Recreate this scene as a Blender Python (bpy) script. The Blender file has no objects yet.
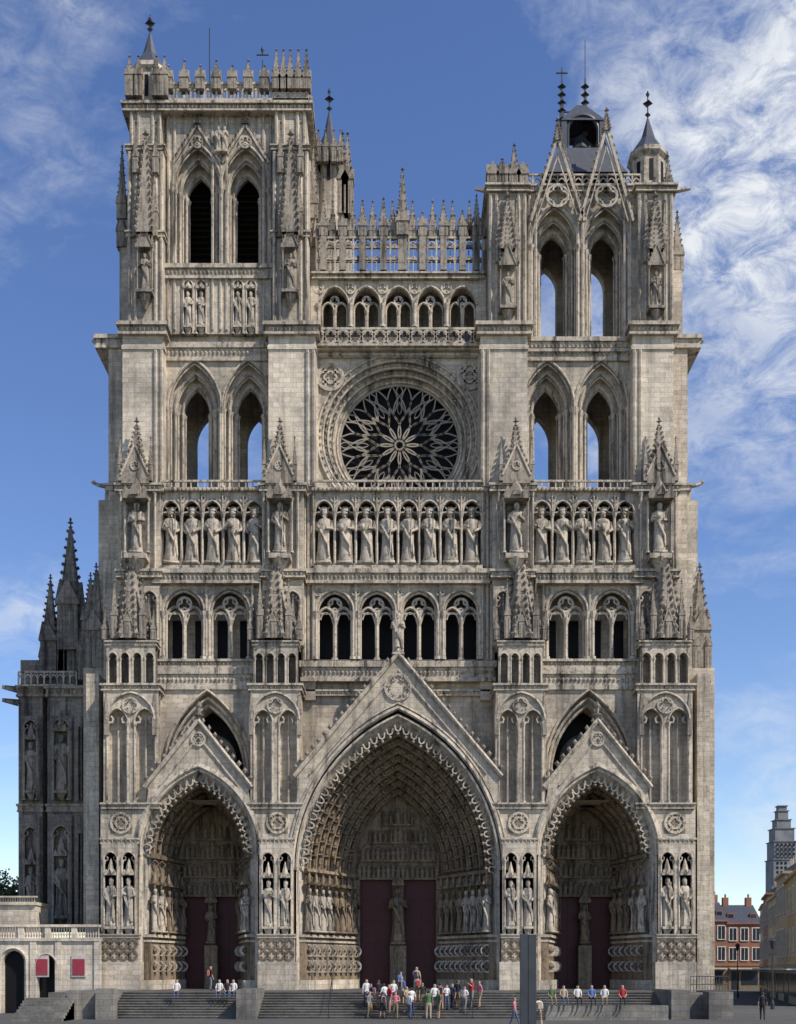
import bpy, math, random
from math import sin, cos, pi, sqrt, acos, atan2, radians
from mathutils import Vector, Matrix
R=random.Random(7)
D=80.;F=1120.;CZ=1.57;H=968.;CX=397.5
def k(y): return (D+y)/F
def X(p,y=0): return (p-CX)*k(y)
def Z(q,y=0): return CZ+(H-q)*k(y)
SC=bpy.context.scene
# ---------------------------------------------------------------- materials
def N(nt,t,**kw):
    n=nt.nodes.new(t)
    for a,b in kw.items():
        if a in n.inputs.keys(): n.inputs[a].default_value=b
        else: setattr(n,a,b)
    return n
def newmat(name):
    m=bpy.data.materials.new(name); m.use_nodes=True
    nt=m.node_tree; b=nt.nodes['Principled BSDF']; return m,nt,b
def mix(nt,bt,fac,a,b):
    n=nt.nodes.new('ShaderNodeMix'); n.data_type='RGBA'; n.blend_type=bt
    for i,v in ((0,fac),(6,a),(7,b)):
        if hasattr(v,'is_output'): nt.links.new(v,n.inputs[i])
        else: n.inputs[i].default_value=v
    return n.outputs[2]
def ramp(nt,src,stops):
    n=nt.nodes.new('ShaderNodeValToRGB'); nt.links.new(src,n.inputs[0])
    el=n.color_ramp.elements
    while len(el)<len(stops): el.new(0.5)
    for e,(p,c) in zip(el,stops):
        e.position=p; e.color=c if len(c)==4 else (*c,1)
    return n.outputs[0]
def g(v): return (v,v,v,1)
def stone(name,base,dark,stain=0.5,brick=True,rough=0.9,bw=0.85,bh=0.36,bump=0.5):
    m,nt,b=newmat(name); L=nt.links.new
    geo=N(nt,'ShaderNodeNewGeometry'); sep=N(nt,'ShaderNodeSeparateXYZ'); L(geo.outputs['Position'],sep.inputs[0])
    ad=N(nt,'ShaderNodeMath',operation='ADD'); L(sep.outputs[0],ad.inputs[0]); L(sep.outputs[1],ad.inputs[1])
    cb=N(nt,'ShaderNodeCombineXYZ'); L(ad.outputs[0],cb.inputs[0]); L(sep.outputs[2],cb.inputs[1])
    n1=N(nt,'ShaderNodeTexNoise',Scale=0.22,Detail=8,Roughness=0.7); L(geo.outputs['Position'],n1.inputs['Vector'])
    mp=N(nt,'ShaderNodeMapping'); mp.inputs['Scale'].default_value=(1.7,1.7,0.12); L(geo.outputs['Position'],mp.inputs['Vector'])
    n2=N(nt,'ShaderNodeTexNoise',Scale=1.0,Detail=6,Roughness=0.75); L(mp.outputs[0],n2.inputs['Vector'])
    n3=N(nt,'ShaderNodeTexNoise',Scale=3.2,Detail=10,Roughness=0.8); L(geo.outputs['Position'],n3.inputs['Vector'])
    c=(*base,1); dk=(*dark,1)
    if brick:
        br=N(nt,'ShaderNodeTexBrick',Scale=1.0); L(cb.outputs[0],br.inputs['Vector'])
        br.inputs['Brick Width'].default_value=bw; br.inputs['Row Height'].default_value=bh; br.inputs['Mortar Size'].default_value=0.014
        br.inputs['Color1'].default_value=c; br.inputs['Color2'].default_value=(base[0]*.76,base[1]*.75,base[2]*.72,1)
        br.inputs['Mortar'].default_value=(base[0]*.55,base[1]*.55,base[2]*.55,1)
        col=br.outputs['Color']
    else: col=mix(nt,'MIX',ramp(nt,n1.outputs[0],[(.35,g(0)),(.65,g(1))]),c,(base[0]*.8,base[1]*.79,base[2]*.77,1))
    s1=ramp(nt,n2.outputs[0],[(.49,g(0)),(.66,g(min(1,stain*1.15)))])
    col=mix(nt,'MIX',s1,col,dk)
    s2=ramp(nt,n3.outputs[0],[(.50,g(0)),(.66,g(stain))])
    col=mix(nt,'MIX',s2,col,dk)
    s3=ramp(nt,n1.outputs[0],[(.36,(.60,.60,.61)),(.60,(1.12,1.10,1.06))])
    col=mix(nt,'MULTIPLY',1.0,col,s3)
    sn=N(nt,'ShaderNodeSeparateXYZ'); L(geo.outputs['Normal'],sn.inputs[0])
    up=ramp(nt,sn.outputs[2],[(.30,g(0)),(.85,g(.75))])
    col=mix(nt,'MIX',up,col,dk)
    L(col,b.inputs['Base Color']); b.inputs['Roughness'].default_value=rough
    b.inputs['Specular IOR Level'].default_value=0.15
    bp_=N(nt,'ShaderNodeBump',Strength=bump,Distance=0.10); L(n3.outputs[0],bp_.inputs['Height']); L(bp_.outputs[0],b.inputs['Normal'])
    return m
def flat(name,c,rough=.6,var=.25,scale=3.,metal=0.):
    m,nt,b=newmat(name); L=nt.links.new
    tc=N(nt,'ShaderNodeTexCoord'); n=N(nt,'ShaderNodeTexNoise',Scale=scale,Detail=6); L(tc.outputs['Object'],n.inputs['Vector'])
    col=mix(nt,'MIX',ramp(nt,n.outputs[0],[(.3,g(0)),(.7,g(1))]),(*[v*(1-var) for v in c],1),(*[v*(1+var*.5) for v in c],1))
    L(col,b.inputs['Base Color']); b.inputs['Roughness'].default_value=rough; b.inputs['Metallic'].default_value=metal
    return m
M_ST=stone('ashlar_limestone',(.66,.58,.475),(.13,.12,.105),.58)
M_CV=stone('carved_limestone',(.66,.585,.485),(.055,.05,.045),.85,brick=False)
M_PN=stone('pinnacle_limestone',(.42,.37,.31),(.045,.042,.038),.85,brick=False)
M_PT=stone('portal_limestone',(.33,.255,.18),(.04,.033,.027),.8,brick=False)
M_LT=stone('pale_limestone',(.76,.675,.56),(.26,.235,.20),.5)  # paler limestone for upper buttresses and terrace wall
M_DKS=stone('shade_dark_limestone',(.30,.27,.235),(.05,.047,.043),.85)  # base darkened: shade of recesses and side chapels is put into the colour
M_STEP=stone('step_stone',(.24,.225,.20),(.09,.088,.085),.5,bw=1.4,bh=5)
M_SL=flat('slate',(.055,.06,.075),.5)
M_DK=flat('dark_glass_and_shade',(.010,.010,.012),.6); M_DK.node_tree.nodes['Principled BSDF'].inputs['Specular IOR Level'].default_value=.15  # black serves as glass and as painted shade inside galleries and gates
M_WIN=flat('window_glass',(.03,.035,.045),.15)
M_WD=flat('louvre_wood',(.03,.028,.026),.8)
M_RED=flat('red_door_paint',(.075,.009,.007),.6,scale=6)
M_IRON=flat('iron',(.03,.03,.032),.5)
# ---------------------------------------------------------------- builder
class MB:
    def __init__(s,name,mat,parent=None,smooth=False):
        s.n=name;s.m=mat;s.p=parent;s.v=[];s.f=[];s.sm=smooth
    def add(s,vs,fs,M=None):
        o=len(s.v)
        if M is not None: vs=[tuple(M@Vector(v)) for v in vs]
        s.v.extend(vs); s.f.extend([tuple(i+o for i in f) for f in fs])
    def box(s,x0,x1,y0,y1,z0,z1,M=None):
        s.add([(x0,y0,z0),(x1,y0,z0),(x1,y1,z0),(x0,y1,z0),(x0,y0,z1),(x1,y0,z1),(x1,y1,z1),(x0,y1,z1)],
              [(0,1,5,4),(1,2,6,5),(2,3,7,6),(3,0,4,7),(4,5,6,7),(3,2,1,0)],M)
    def quad(s,a,b,c,d): s.add([a,b,c,d],[(0,1,2,3)])
    def done(s):
        me=bpy.data.meshes.new(s.n); me.from_pydata(s.v,[],s.f); me.validate(); me.update()
        ob=bpy.data.objects.new(s.n,me); SC.collection.objects.link(ob)
        for mm in (s.m if isinstance(s.m,list) else [s.m]): me.materials.append(mm)
        if s.p: ob.parent=s.p
        if s.sm: me.polygons.foreach_set('use_smooth',[True]*len(me.polygons))
        return ob
def empty(name):
    e=bpy.data.objects.new(name,None); SC.collection.objects.link(e); return e
def bp(m,p0,p1,q0,q1,y0,y1):
    xa,xb=sorted((X(p0,y0),X(p1,y0))); za,zb=sorted((Z(q0,y0),Z(q1,y0))); m.box(xa,xb,y0,y1,za,zb)
def arch(cx,a,zs,h,n=8):
    h=max(h,a*1.001); r=(a*a+h*h)/(2*a); tm=acos(max(-1,min(1,(r-a)/r)))
    l=[(cx-a+r-r*cos(tm*i/n),zs+r*sin(tm*i/n)) for i in range(n+1)]
    return l+[(2*cx-x,z) for x,z in reversed(l[:-1])]
def loft(m,A,B):
    n=len(A); m.add(list(A)+list(B),[(i,i+1,n+i+1,n+i) for i in range(n-1)])
def tube(m,P,r,n=5,closed=False):
    P=[Vector(p) for p in P]; c=len(P); vs=[]
    for i in range(c):
        a=P[i-1] if (i>0 or closed) else P[i]; b=P[(i+1)%c] if (i<c-1 or closed) else P[i]
        t=(b-a)
        if t.length<1e-9: t=Vector((0,0,1))
        t.normalize(); up=Vector((0,1,0)) if abs(t.y)<.9 else Vector((1,0,0))
        s=t.cross(up).normalized(); u=s.cross(t)
        rr=r[i] if isinstance(r,(list,tuple)) else r
        for j in range(n):
            an=2*pi*(j+.5)/n; vs.append(tuple(P[i]+s*cos(an)*rr+u*sin(an)*rr))
    fs=[]
    for i in range(c if closed else c-1):
        i2=(i+1)%c
        for j in range(n): fs.append((i*n+j,i*n+(j+1)%n,i2*n+(j+1)%n,i2*n+j))
    if not closed: fs.append(tuple(range(n))); fs.append(tuple((c-1)*n+j for j in reversed(range(n))))
    m.add(vs,fs)
def knob(m,x,y,z,s,sz=None):
    sz=sz or s
    m.add([(x-s,y,z),(x+s,y,z),(x,y-s,z),(x,y+s,z),(x,y,z-sz),(x,y,z+sz)],
          [(0,2,5),(2,1,5),(1,3,5),(3,0,5),(2,0,4),(1,2,4),(3,1,4),(0,3,4)])
def frieze(m,x0,x1,z,y,s=.1,step=.34):
    n=max(1,int((x1-x0)/step))
    for i in range(n): knob(m,x0+(i+.5)*(x1-x0)/n,y,z,s*R.uniform(.8,1.1),s*1.3)
def panel(m,x0,x1,z0,z1,cx,a,zs,h,zb,y0,y1,n=8,back=False,top=None):
    P=arch(cx,a,zs,h,n); tp=top or (lambda x:z1)
    for y in ([y0,y1] if back else [y0]):
        m.quad((x0,y,zb),(cx-a,y,zb),(cx-a,y,tp(cx-a)),(x0,y,tp(x0)))
        m.quad((cx+a,y,zb),(x1,y,zb),(x1,y,tp(x1)),(cx+a,y,tp(cx+a)))
        if zb>z0+1e-4: m.quad((x0,y,z0),(x1,y,z0),(x1,y,zb),(x0,y,zb))
        loft(m,[(x,y,z) for x,z in P],[(x,y,tp(x)) for x,z in P])
    Q=[(cx-a,zb)]+P+[(cx+a,zb)]
    loft(m,[(x,y0,z) for x,z in Q],[(x,y1,z) for x,z in Q])
    m.quad((cx-a,y0,zb),(cx+a,y0,zb),(cx+a,y1,zb),(cx-a,y1,zb))
    return P
def foil(m,cx,cz,y,r,n=4,tr=.05,rot=pi/2,ring=True,seg=7):
    P=[]
    d=r*.52; q=r*.42
    for i in range(n):
        th=rot+2*pi*i/n; w=radians(118) if n<=4 else radians(100)
        for j in range(seg):
            a=th-w+2*w*j/(seg-1); P.append((cx+d*cos(th)+q*cos(a),y,cz+d*sin(th)+q*sin(a)))
    tube(m,P,tr,4,True)
    if ring: tube(m,[(cx+r*cos(2*pi*i/16),y,cz+r*sin(2*pi*i/16)) for i in range(16)],tr*1.2,4,True)
def ring(m,cx,cz,y,r,tr,n=48,s=5): tube(m,[(cx+r*cos(2*pi*i/n),y,cz+r*sin(2*pi*i/n)) for i in range(n)],tr,s,True)
def col(m,x,y,z0,z1,r=.1,n=6):
    tube(m,[(x,y,z0),(x,y,z1)],r,n)
    tube(m,[(x,y,z0),(x,y,z0+r*1.5),(x,y,z0+r*2)],[r*1.9,r*1.7,r],n)
    tube(m,[(x,y,z1-r*3.6),(x,y,z1-r*1),(x,y,z1)],[r*1.05,r*1.9,r*2.1],n)
def hood(m,cx,a,zs,h,y,r,zb=None,n=10,s=5):
    P=[(x,y,z) for x,z in arch(cx,a,zs,h,n)]
    if zb is not None: P=[(cx-a,y,zb)]+P+[(cx+a,y,zb)]
    tube(m,P,r,s)
def crockline(m,p0,p1,s,n,off=(0,0,0)):
    for i in range(n):
        t=(i+.6)/n; knob(m,p0[0]+(p1[0]-p0[0])*t+off[0],p0[1]+(p1[1]-p0[1])*t+off[1],p0[2]+(p1[2]-p0[2])*t+off[2],s*(1-.3*t),s*1.1)
def spire(m,x,y,z,w,h,n=4,cr=6,cs=None):
    vs=[];rot=pi/4 if n==4 else pi/8
    rr=w/2*(sqrt(2) if n==4 else 1.05)
    for i in range(n): vs.append((x+rr*cos(rot+2*pi*i/n),y+rr*sin(rot+2*pi*i/n),z))
    for i in range(n): vs.append((x+.12*rr*cos(rot+2*pi*i/n),y+.12*rr*sin(rot+2*pi*i/n),z+h))
    m.add(vs,[(i,(i+1)%n,n+(i+1)%n,n+i) for i in range(n)]+[tuple(range(n,2*n))])
    cs=cs or w*.13
    for i in range(n):
        for j in range(cr):
            t=(j+.5)/cr; q=rr*(1-.88*t)+cs*.5; c2=cs*(1.15-.5*t)
            knob(m,x+q*cos(rot+2*pi*i/n),y+q*sin(rot+2*pi*i/n),z+h*t,c2,c2*1.2)
    fs=max(cs*.8,.06)
    knob(m,x,y,z+h,fs*1.3); tube(m,[(x,y,z+h),(x,y,z+h+fs*4)],fs*.45,4)
    knob(m,x,y,z+h+fs*2.5,fs*2.0,fs*.8); knob(m,x,y,z+h+fs*4.2,fs*.9,fs*1.6)
def pinn(m,x,y,z,w,hs,hp,cr=6,gab=True):
    m.box(x-w/2,x+w/2,y-w/2,y+w/2,z,z+hs)
    e=w*.08
    m.box(x-w/2-e,x+w/2+e,y-w/2-e,y+w/2+e,z+hs-w*.12,z+hs)
    if gab:
        gh=w*1.1
        for a in range(4):
            M=Matrix.Translation((x,y,0))@Matrix.Rotation(a*pi/2,4,'Z')
            m.add([(-w/2-e,-w/2-e,z+hs),(w/2+e,-w/2-e,z+hs),(0,-w/2-e,z+hs+gh),(0,0,z+hs+gh)],[(0,1,2),(0,2,3),(1,3,2)],M)
            if hs>w: 
                m.box(-w*.3,-w*.22,-w/2-.03,-w/2,z,z+hs*.8,M); m.box(w*.22,w*.3,-w/2-.03,-w/2,z,z+hs*.8,M)
    spire(m,x,y,z+hs,w*.86,hp,4,cr)
PROF=[(0,.135,.12),(.03,.15,.13),(.2,.128,.11),(.42,.118,.095),(.56,.122,.095),(.68,.14,.095),(.77,.15,.09),(.815,.12,.075),(.84,.05,.05),(.86,.048,.055),(.885,.062,.07),(.93,.07,.075),(.965,.065,.068),(1,.03,.03)]
def statue(m,x,y,z,h,ang=0.,crown=False,ped=True,sl=.85):
    M=Matrix.Translation((x,y,z))@Matrix.Rotation(ang,4,'Z')@Matrix.Diagonal((sl,sl,1,1))
    n=12; ph=R.uniform(0,6); sw=R.uniform(-.02,.02); vs=[]
    for t,rx,ry in PROF:
        for j in range(n):
            a=2*pi*j/n; f=1+(.18*cos(6*a+ph)*(1-t) if t<.75 else 0)
            vs.append((h*(rx*f*cos(a)+sw*sin(t*5)),h*ry*f*sin(a),h*t))
    c=len(PROF); fs=[(i*n+j,i*n+(j+1)%n,(i+1)*n+(j+1)%n,(i+1)*n+j) for i in range(c-1) for j in range(n)]
    fs.append(tuple((c-1)*n+j for j in range(n)))
    m.add(vs,fs,M)
    def T(P,r,s=5):
        tube(m,[tuple(M@(Vector(p)*h)) for p in P],[q*h for q in r],s)
    e=R.choice([.52,.6,.66])
    T([(-.135,0,.77),(-.17,-.03,.62),(-.05,-.13,e)],[.045,.045,.03])
    e2=R.choice([.55,.62,.7])
    T([(.135,0,.77),(.17,-.03,.62),(.06,-.13,e2)],[.045,.045,.03])
    q=R.random()
    if q<.4: T([(.07,-.14,.15),(.07,-.14,.9)],[.012,.012],4)
    elif q<.75: m.box(-.09*h,-.01*h,-.17*h,-.13*h,(e-.03)*h,(e+.1)*h,M)
    T([(-.13,-.06,.7),(-.02,-.12,.5),(.1,-.1,.3),(.12,-.1,.1)],[.03,.035,.03,.02],4)
    T([(0,-.055,.88),(0,-.075,.84)],[.035,.015],4)
    if crown: T([(0,0,.965),(0,0,1.03)],[.072,.085],8)
    if ped: m.box(-.16*h,.16*h,-.15*h,.12*h,-.05*h,0,M)
def figlet(m,M,h):
    n=6; vs=[]
    pr=[(0,.19,.15),(.35,.15,.14),(.62,.2,.14),(.72,.12,.09),(.76,.1,.1),(.88,.13,.13),(1,.05,.05)]
    for t,rx,ry in pr:
        for j in range(n): vs.append((h*rx*cos(2*pi*j/n),h*ry*sin(2*pi*j/n),h*t))
    m.add(vs,[(i*n+j,i*n+(j+1)%n,(i+1)*n+(j+1)%n,(i+1)*n+j) for i in range(6) for j in range(n)],M)
def canopy(m,x,y,z,w,h,sp=True):
    for i in range(3):
        px=x+(i-1)*w*.36; yy=y-(.12*w if i==1 else 0)
        m.add([(px-w*.19,yy-w*.35,z),(px+w*.19,yy-w*.35,z),(px,yy-w*.38,z+w*.42),(px,y+.1,z+w*.42)],[(0,1,2),(0,2,3),(1,3,2)])
    m.box(x-w*.5,x+w*.5,y-w*.36,y+w*.3,z-w*.1,z+.06*w)
    tube(m,[(x,y,z),(x,y,z+h*.5),(x,y,z+h)],[w*.38,w*.24,w*.03],6)
def niche(m,px,y,qb,qt,wp,hp,crown=False):
    x=X(px,y); w=wp*k(y); zb=Z(qb,y); zt=Z(qt,y)
    for s in(-1,1):
        col(m,x+s*w*.5,y-.25,zb,zt,w*.06); pinn(m,x+s*w*.5,y-.25,zt,w*.16,w*.5,w*.9,3,False)
    statue(m,x,y-.1,zb,(zt-zb)*.95,0,crown)
    m.box(x-w*.55,x+w*.55,y-.55,y+.4,zb-.28,zb-.1)
    tube(m,[(x,y+.1,zb-1.3),(x,y-.1,zb-.28)],[.08,w*.42],6)
    hood(m,x,w*.46,zt,w*.55,y-.4,w*.05)
    gh=w*1.5
    m.add([(x-w*.55,y-.45,zt+.1),(x+w*.55,y-.45,zt+.1),(x,y-.45,zt+gh),(x-w*.55,y+.1,zt+.1),(x+w*.55,y+.1,zt+.1),(x,y+.1,zt+gh)],[(0,1,2),(0,2,5,3),(1,4,5,2)])
    for s in(-1,1):
        tube(m,[(x+s*w*.58,y-.48,zt+.05),(x,y-.48,zt+gh)],w*.05,4); crockline(m,(x+s*w*.58,y-.48,zt),(x,y-.48,zt+gh),w*.09,5,(s*w*.08,0,.05))
    spire(m,x,y-.15,zt+gh*.75,w*.4,hp*k(y),4,6,w*.09)
def cornice(m,p0,p1,q0,q1,y,pr=.3,dep=1.0,fr=True):
    xa,xb=sorted((X(p0,y),X(p1,y))); a=Z(q0,y); b=Z(q1,y); h=a-b
    m.box(xa-pr*.7,xb+pr*.7,y-pr,y+dep,a-h*.3,a); m.box(xa-pr*.3,xb+pr*.3,y-pr*.45,y+dep,b+h*.2,a-h*.3-.002)
    m.box(xa-pr*.5,xb+pr*.5,y-pr*.7,y+dep,b,b+h*.2-.002)
    if fr: frieze(m,xa,xb,(a+b)/2-h*.05,y-pr*.5,min(.16,h*.26),.3)
def blind(m,p0,p1,q0,q1,n,y0,y1,qs,hfac=1.25,st=False,md=None,crown=False,mg=.12,tref=True,bk=None):
    md=md or m
    xa,xb=sorted((X(p0,y0),X(p1,y0))); z1=Z(q0,y0); z0=Z(q1,y0); zs=Z(qs,y0); w=(xb-xa)/n
    for i in range(n):
        c=xa+(i+.5)*w; a=w/2*(1-mg*2); h=min(a*hfac,z1-zs-.08)
        if h<a: h=a*1.001
        panel(m,xa+i*w,xa+(i+1)*w,z0,z1,c,a,zs,h,z0+.02,y0,y1,6)
        hood(md,c,a*1.02,zs,h*1.02,y0-.02,min(.07,w*.06),None,6)
        if tref:
            for s in(-1,1):
                tube(md,[(c+s*a,y0+.12,zs-.02),(c+s*a*.5,y0+.12,zs+.0),(c+s*a*.42,y0+.12,zs+a*.35),(c+s*a*.62,y0+.12,zs+a*.6)],w*.045,4)
        for s in(-1,1): col(md,c+s*a*.98,y0+.02,z0,zs,min(.1,w*.07))
        if st:
            sh=min((zs-z0)*.8,w*2.75); sz=z0+min(.6,(zs-z0)*.12); yy=(y0+y1)/2-.08
            statue(md,c,yy,sz+.15,sh,R.uniform(-.2,.2),crown,True,.72)
            tube(md,[(c,yy+.1,z0),(c,yy,sz+.1)],[.14,w*.3],6)
            canopy(md,c,yy,sz+.25+sh*1.03,w*.62,w*.9)
    (bk or m).box(xa,xb,y1,y1+.05,z0,z1)
# ================================================================ CATHEDRAL
CA=empty('gothic_cathedral')
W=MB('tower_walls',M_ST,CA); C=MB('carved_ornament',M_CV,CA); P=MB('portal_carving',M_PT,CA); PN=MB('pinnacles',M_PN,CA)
L=MB('pale_buttresses',M_LT,CA); DK=MB('glazing_and_shade_backing',M_DK,CA); RD=MB('portal_doors',M_RED,CA)
SL=MB('slate_roofs',M_SL,CA); LV=MB('belfry_louvres',M_WD,CA); IR=MB('iron_finials',M_IRON,CA); DW=MB('shade_dark_masonry',M_DKS,CA)
KS=MB('king_statues',M_CV,CA,True); PS=MB('portal_statues',M_PT,CA,True)
# ---------------------------------------------------------------- portals
def portal(cp,ao,qs,qo,ai0,qi0,dep,ain,qin,nord,gb,qg,qa,dh,qd,x0p,x1p,nst,cpd):
    cx=X(cp); a=ao*k(0); zs=Z(qs)
    gx=gb*k(0); zg=Z(qg); za=Z(qa); zt=Z(805)
    def top(x):
        d=abs(x-cx)
        return za-(za-zg)*d/gx if d<=gx+1e-6 else zt
    h=Z(qo)-zs
    panel(W,X(x0p),X(x1p),0,zt,cx,a,zs,h,0,0,.5,16,False,top)
    for s in(-1,1):
        tube(W,[(cx+s*(gx+.1),.25,zg-.15),(cx,.25,za)],.33,4)
        tube(C,[(cx+s*(gx+.2),-.12,zg-.1),(cx,-.12,za+.1)],.16,6)
        tube(C,[(cx+s*(gx-.9),-.05,zg+.05),(cx,-.05,za-1.1)],.08,5)
        ln=sqrt(gx*gx+(za-zg)**2); nc=int(ln/.62)
        crockline(PN,(cx+s*(gx+.2),-.05,zg),(cx,-.05,za),.22,nc,(s*.16,0,.28))
        W.quad((cx,.5,za-.2),(cx,3.2,za-.2),(cx+s*gx,3.2,zg-.3),(cx+s*gx,.5,zg-.3))
    foil(C,cx,za-(za-zg)*.27,-.06,gx*.13,6,.08)
    tube(PN,[(cx,.1,za-.2),(cx,.1,za+1.2)],.14,6); knob(PN,cx,.1,za+.5,.42,.25); knob(PN,cx,.1,za+1.15,.26,.4)
    for f,r,yy in((1.0,.17,-.1),(1.035,.1,-.06),(.955,.12,.0)):
        hood(C,cx,a*f,zs,h*(f if f<1 else 1+(f-1)*.8),yy,r,None,18)
    a0=ai0*k(.8); h0=Z(qi0,.8)-Z(qs,.8); 
    loft(C,[(x,.05,z) for x,z in [(cx-a*.96,0)]+arch(cx,a*.96,zs,h*.955,16)+[(cx+a*.96,0)]],[(x,.8,z) for x,z in [(cx-a0,0)]+arch(cx,a0,zs,h0,16)+[(cx+a0,0)]])
    af=(a*.93+a0)/2; hf=h*.90
    pts=arch(cx,af,zs,hf,40)
    acc=0; last=pts[0]; cps=[]
    for q in pts[1:]:
        acc+=sqrt((q[0]-last[0])**2+(q[1]-last[1])**2); last=q
        if acc>.52: cps.append(q); acc=0
    ccx,ccz=cx,zs+hf*.15
    for q in cps:
        v=Vector((ccx-q[0],ccz-q[1])).normalized(); u=Vector((-v.y,v.x)); e=1.25
        tube(C,[(q[0]+u.x*.24,.2,q[1]+u.y*.24),(q[0]+v.x*.28*e+u.x*.16,.2,q[1]+v.y*.28*e+u.y*.16),(q[0]+v.x*.36*e,.2,q[1]+v.y*.36*e),(q[0]+v.x*.28*e-u.x*.16,.2,q[1]+v.y*.28*e-u.y*.16),(q[0]-u.x*.24,.2,q[1]-u.y*.24)],.075,4)
        knob(C,q[0]+v.x*.5*e,.2,q[1]+v.y*.5*e,.13)
    a1=ain*k(dep); h1=(qs-qin)*k(dep)
    cur=(a0,h0,.8); ns=18
    def curve(a,h,y,dz=0): return [(cx-a,y,0)]+[(x,y,z) for x,z in arch(cx,a,zs,h,ns)]+[(cx+a,y,0)]
    for i in range(nord):
        t=(i+1)/nord; an=a0+(a1-a0)*t; hn=h0+(h1-h0)*t; yn=.8+(dep-.8)*t
        A=curve(*cur); B=curve(an,hn,cur[2]+.12); Cc=curve(an,hn,yn)
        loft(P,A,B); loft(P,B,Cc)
        tube(P,B[1:-1],.085,5); tube(P,curve((cur[0]+an)/2+.1,(cur[1]+hn)/2+.1,cur[2]+.06)[1:-1],.05,4)
        am=(cur[0]+an)/2-.03; hm=(cur[1]+hn)/2; pts=arch(cx,am,zs,hm,60); acc=0; last=pts[0]; fh=.62
        for j in range(1,len(pts)):
            q=pts[j]; acc+=sqrt((q[0]-last[0])**2+(q[1]-last[1])**2); last=q
            if acc>.78:
                acc=0; tx=q[0]-pts[j-1][0]; tz=q[1]-pts[j-1][1]
                if q[0]>cx: tx,tz=-tx,-tz
                an_=atan2(tx,tz)
                M=Matrix.Translation((q[0],cur[2]-.03,q[1]))@Matrix.Rotation(an_,4,'Y')@Matrix.Translation((0,0,-.3))
                figlet(P,M,fh); P.box(-.2,.2,-.2,.1,fh+.0,fh+.1,M)
        cur=(an,hn,yn)
    zp=Z(937); zc=Z(883)
    for s in(-1,1):
        xo=cx+s*(a0-.15); yo=.35; xi=cx+s*(a1-.5); yi=dep-.2
        def wall(off,z0,z1,m=W):
            A=(xo-s*off,yo-off*.4); B=(xi-s*off*.6,yi-off)
            m.quad((*A,z0),(*B,z0),(*B,z1),(*A,z1)); m.quad((*A,z1),(*B,z1),(B[0]+s*1.5,B[1],z1),(A[0]+s*1.5,A[1],z1)); m.quad((*A,z0),(A[0]+s*1.5,A[1],z0),(A[0]+s*1.5,A[1],z1),(*A,z1))
        wall(.25,0,.7); wall(.0,.7,zp,P); wall(.18,zp,zp+.2); wall(.1,zp-.35,zp-.2)
        nn=max(3,int(nst*1.3))
        for r_ in(0,1):
            for i in range(nn):
                t=(i+.5)/nn; fx=xo+(xi-xo)*t-s*.06; fy=yo+(yi-yo)*t-.06
                foil(C,fx,zp-.95-r_*1.15,fy,.42 if nst>5 else .36,4,.05)
                knob(P,fx,fy-.05,zp-.95-r_*1.15,.2)
        for i in range(nst):
            t=(i+.45)/nst; fx=xo+(xi-xo)*t-s*.05; fy=yo+(yi-yo)*t-.1
            ang=-s*.75
            tube(P,[(fx+s*.3,fy+.25,zp+.2),(fx+s*.3,fy+.25,zs)],.17,6)
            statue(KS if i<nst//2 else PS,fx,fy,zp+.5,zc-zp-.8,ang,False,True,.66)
            canopy(P,fx,fy,zc,.62,.9)
            foil(P,fx,zs-.55,fy+.05,.28,4,.05,ring=False)
        tube(P,[(xo,yo,zs),(xi,yi,zs)],.2,5)
    yt=dep+.1; zl=Z(qd,dep)
    T=arch(cx,a1,zs,h1,10); 
    P.add([(x,yt,z) for x,z in T],[tuple(range(len(T)))])
    P.box(cx-a1,cx+a1,yt-.1,yt+.3,zl,zs)
    ht=zs+h1-zl; nr=4
    for r_ in range(nr):
        zb=zl+.15+ht*.84*r_/nr; hh=ht*.84/nr*.78
        dz=max(0,zb+hh-zs); 
        wl=a1*.92
        if dz>0:
            rr=(a1*a1+h1*h1)/(2*a1); wl=max(.5,a1-rr+sqrt(max(0,rr*rr-dz*dz)))*.9
        P.box(cx-wl,cx+wl,yt-.3,yt-.02,zb-.14,zb)
        nf=int(2*wl/(hh*.34 if r_<3 else hh*.5))
        for i in range(nf):
            M=Matrix.Translation((cx-wl+(i+.5)*2*wl/nf,yt-.2,zb)); sc=hh*R.uniform(.82,1.0)
            if r_>=2 and i==nf//2: sc=hh*1.15
            figlet(P,M,sc)
    ww=.42 if nst>5 else .3
    P.box(cx-ww,cx+ww,dep-.35,dep+.2,0,zl); statue(PS,cx,dep-.6,zp-.2,zl-zp-.4,0); canopy(P,cx,dep-.6,zl-.4,.9,1)
    P.box(cx-ww-.2,cx+ww+.2,dep-.9,dep+.2,0,zp-.5)
    dw=dh*k(dep)
    for s in(-1,1):
        xa,xb=sorted((cx+s*ww,cx+s*dw))
        RD.box(xa,xb,dep+.3,dep+.5,0,zl)
        for i in range(2):
            for j in range(5):
                u0=xa+(xb-xa)*(i+.12)/2; u1=xa+(xb-xa)*(i+.88)/2; v0=zl*(j+.1)/5; v1=zl*(j+.9)/5
                RD.box(u0,u1,dep+.24,dep+.3,v0,v1)
        x2,x3=sorted((cx+s*dw,cx+s*(a1+1.2)))
        P.box(x2,x3,dep-.1,dep+.4,0,zl)
    W.box(cx-a1-1.5,cx+a1+1.5,dep+.55,dep+.9,0,zs+h1+1)
portal(397.5,106,870,708,94,727,6.5,47,787,8,101,775,655,38,880,276,519,8,397.5)
portal(198,62,855,766,50,781,6.2,34,800,5,51,786,722,30,897,100,276,5,213)
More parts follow.
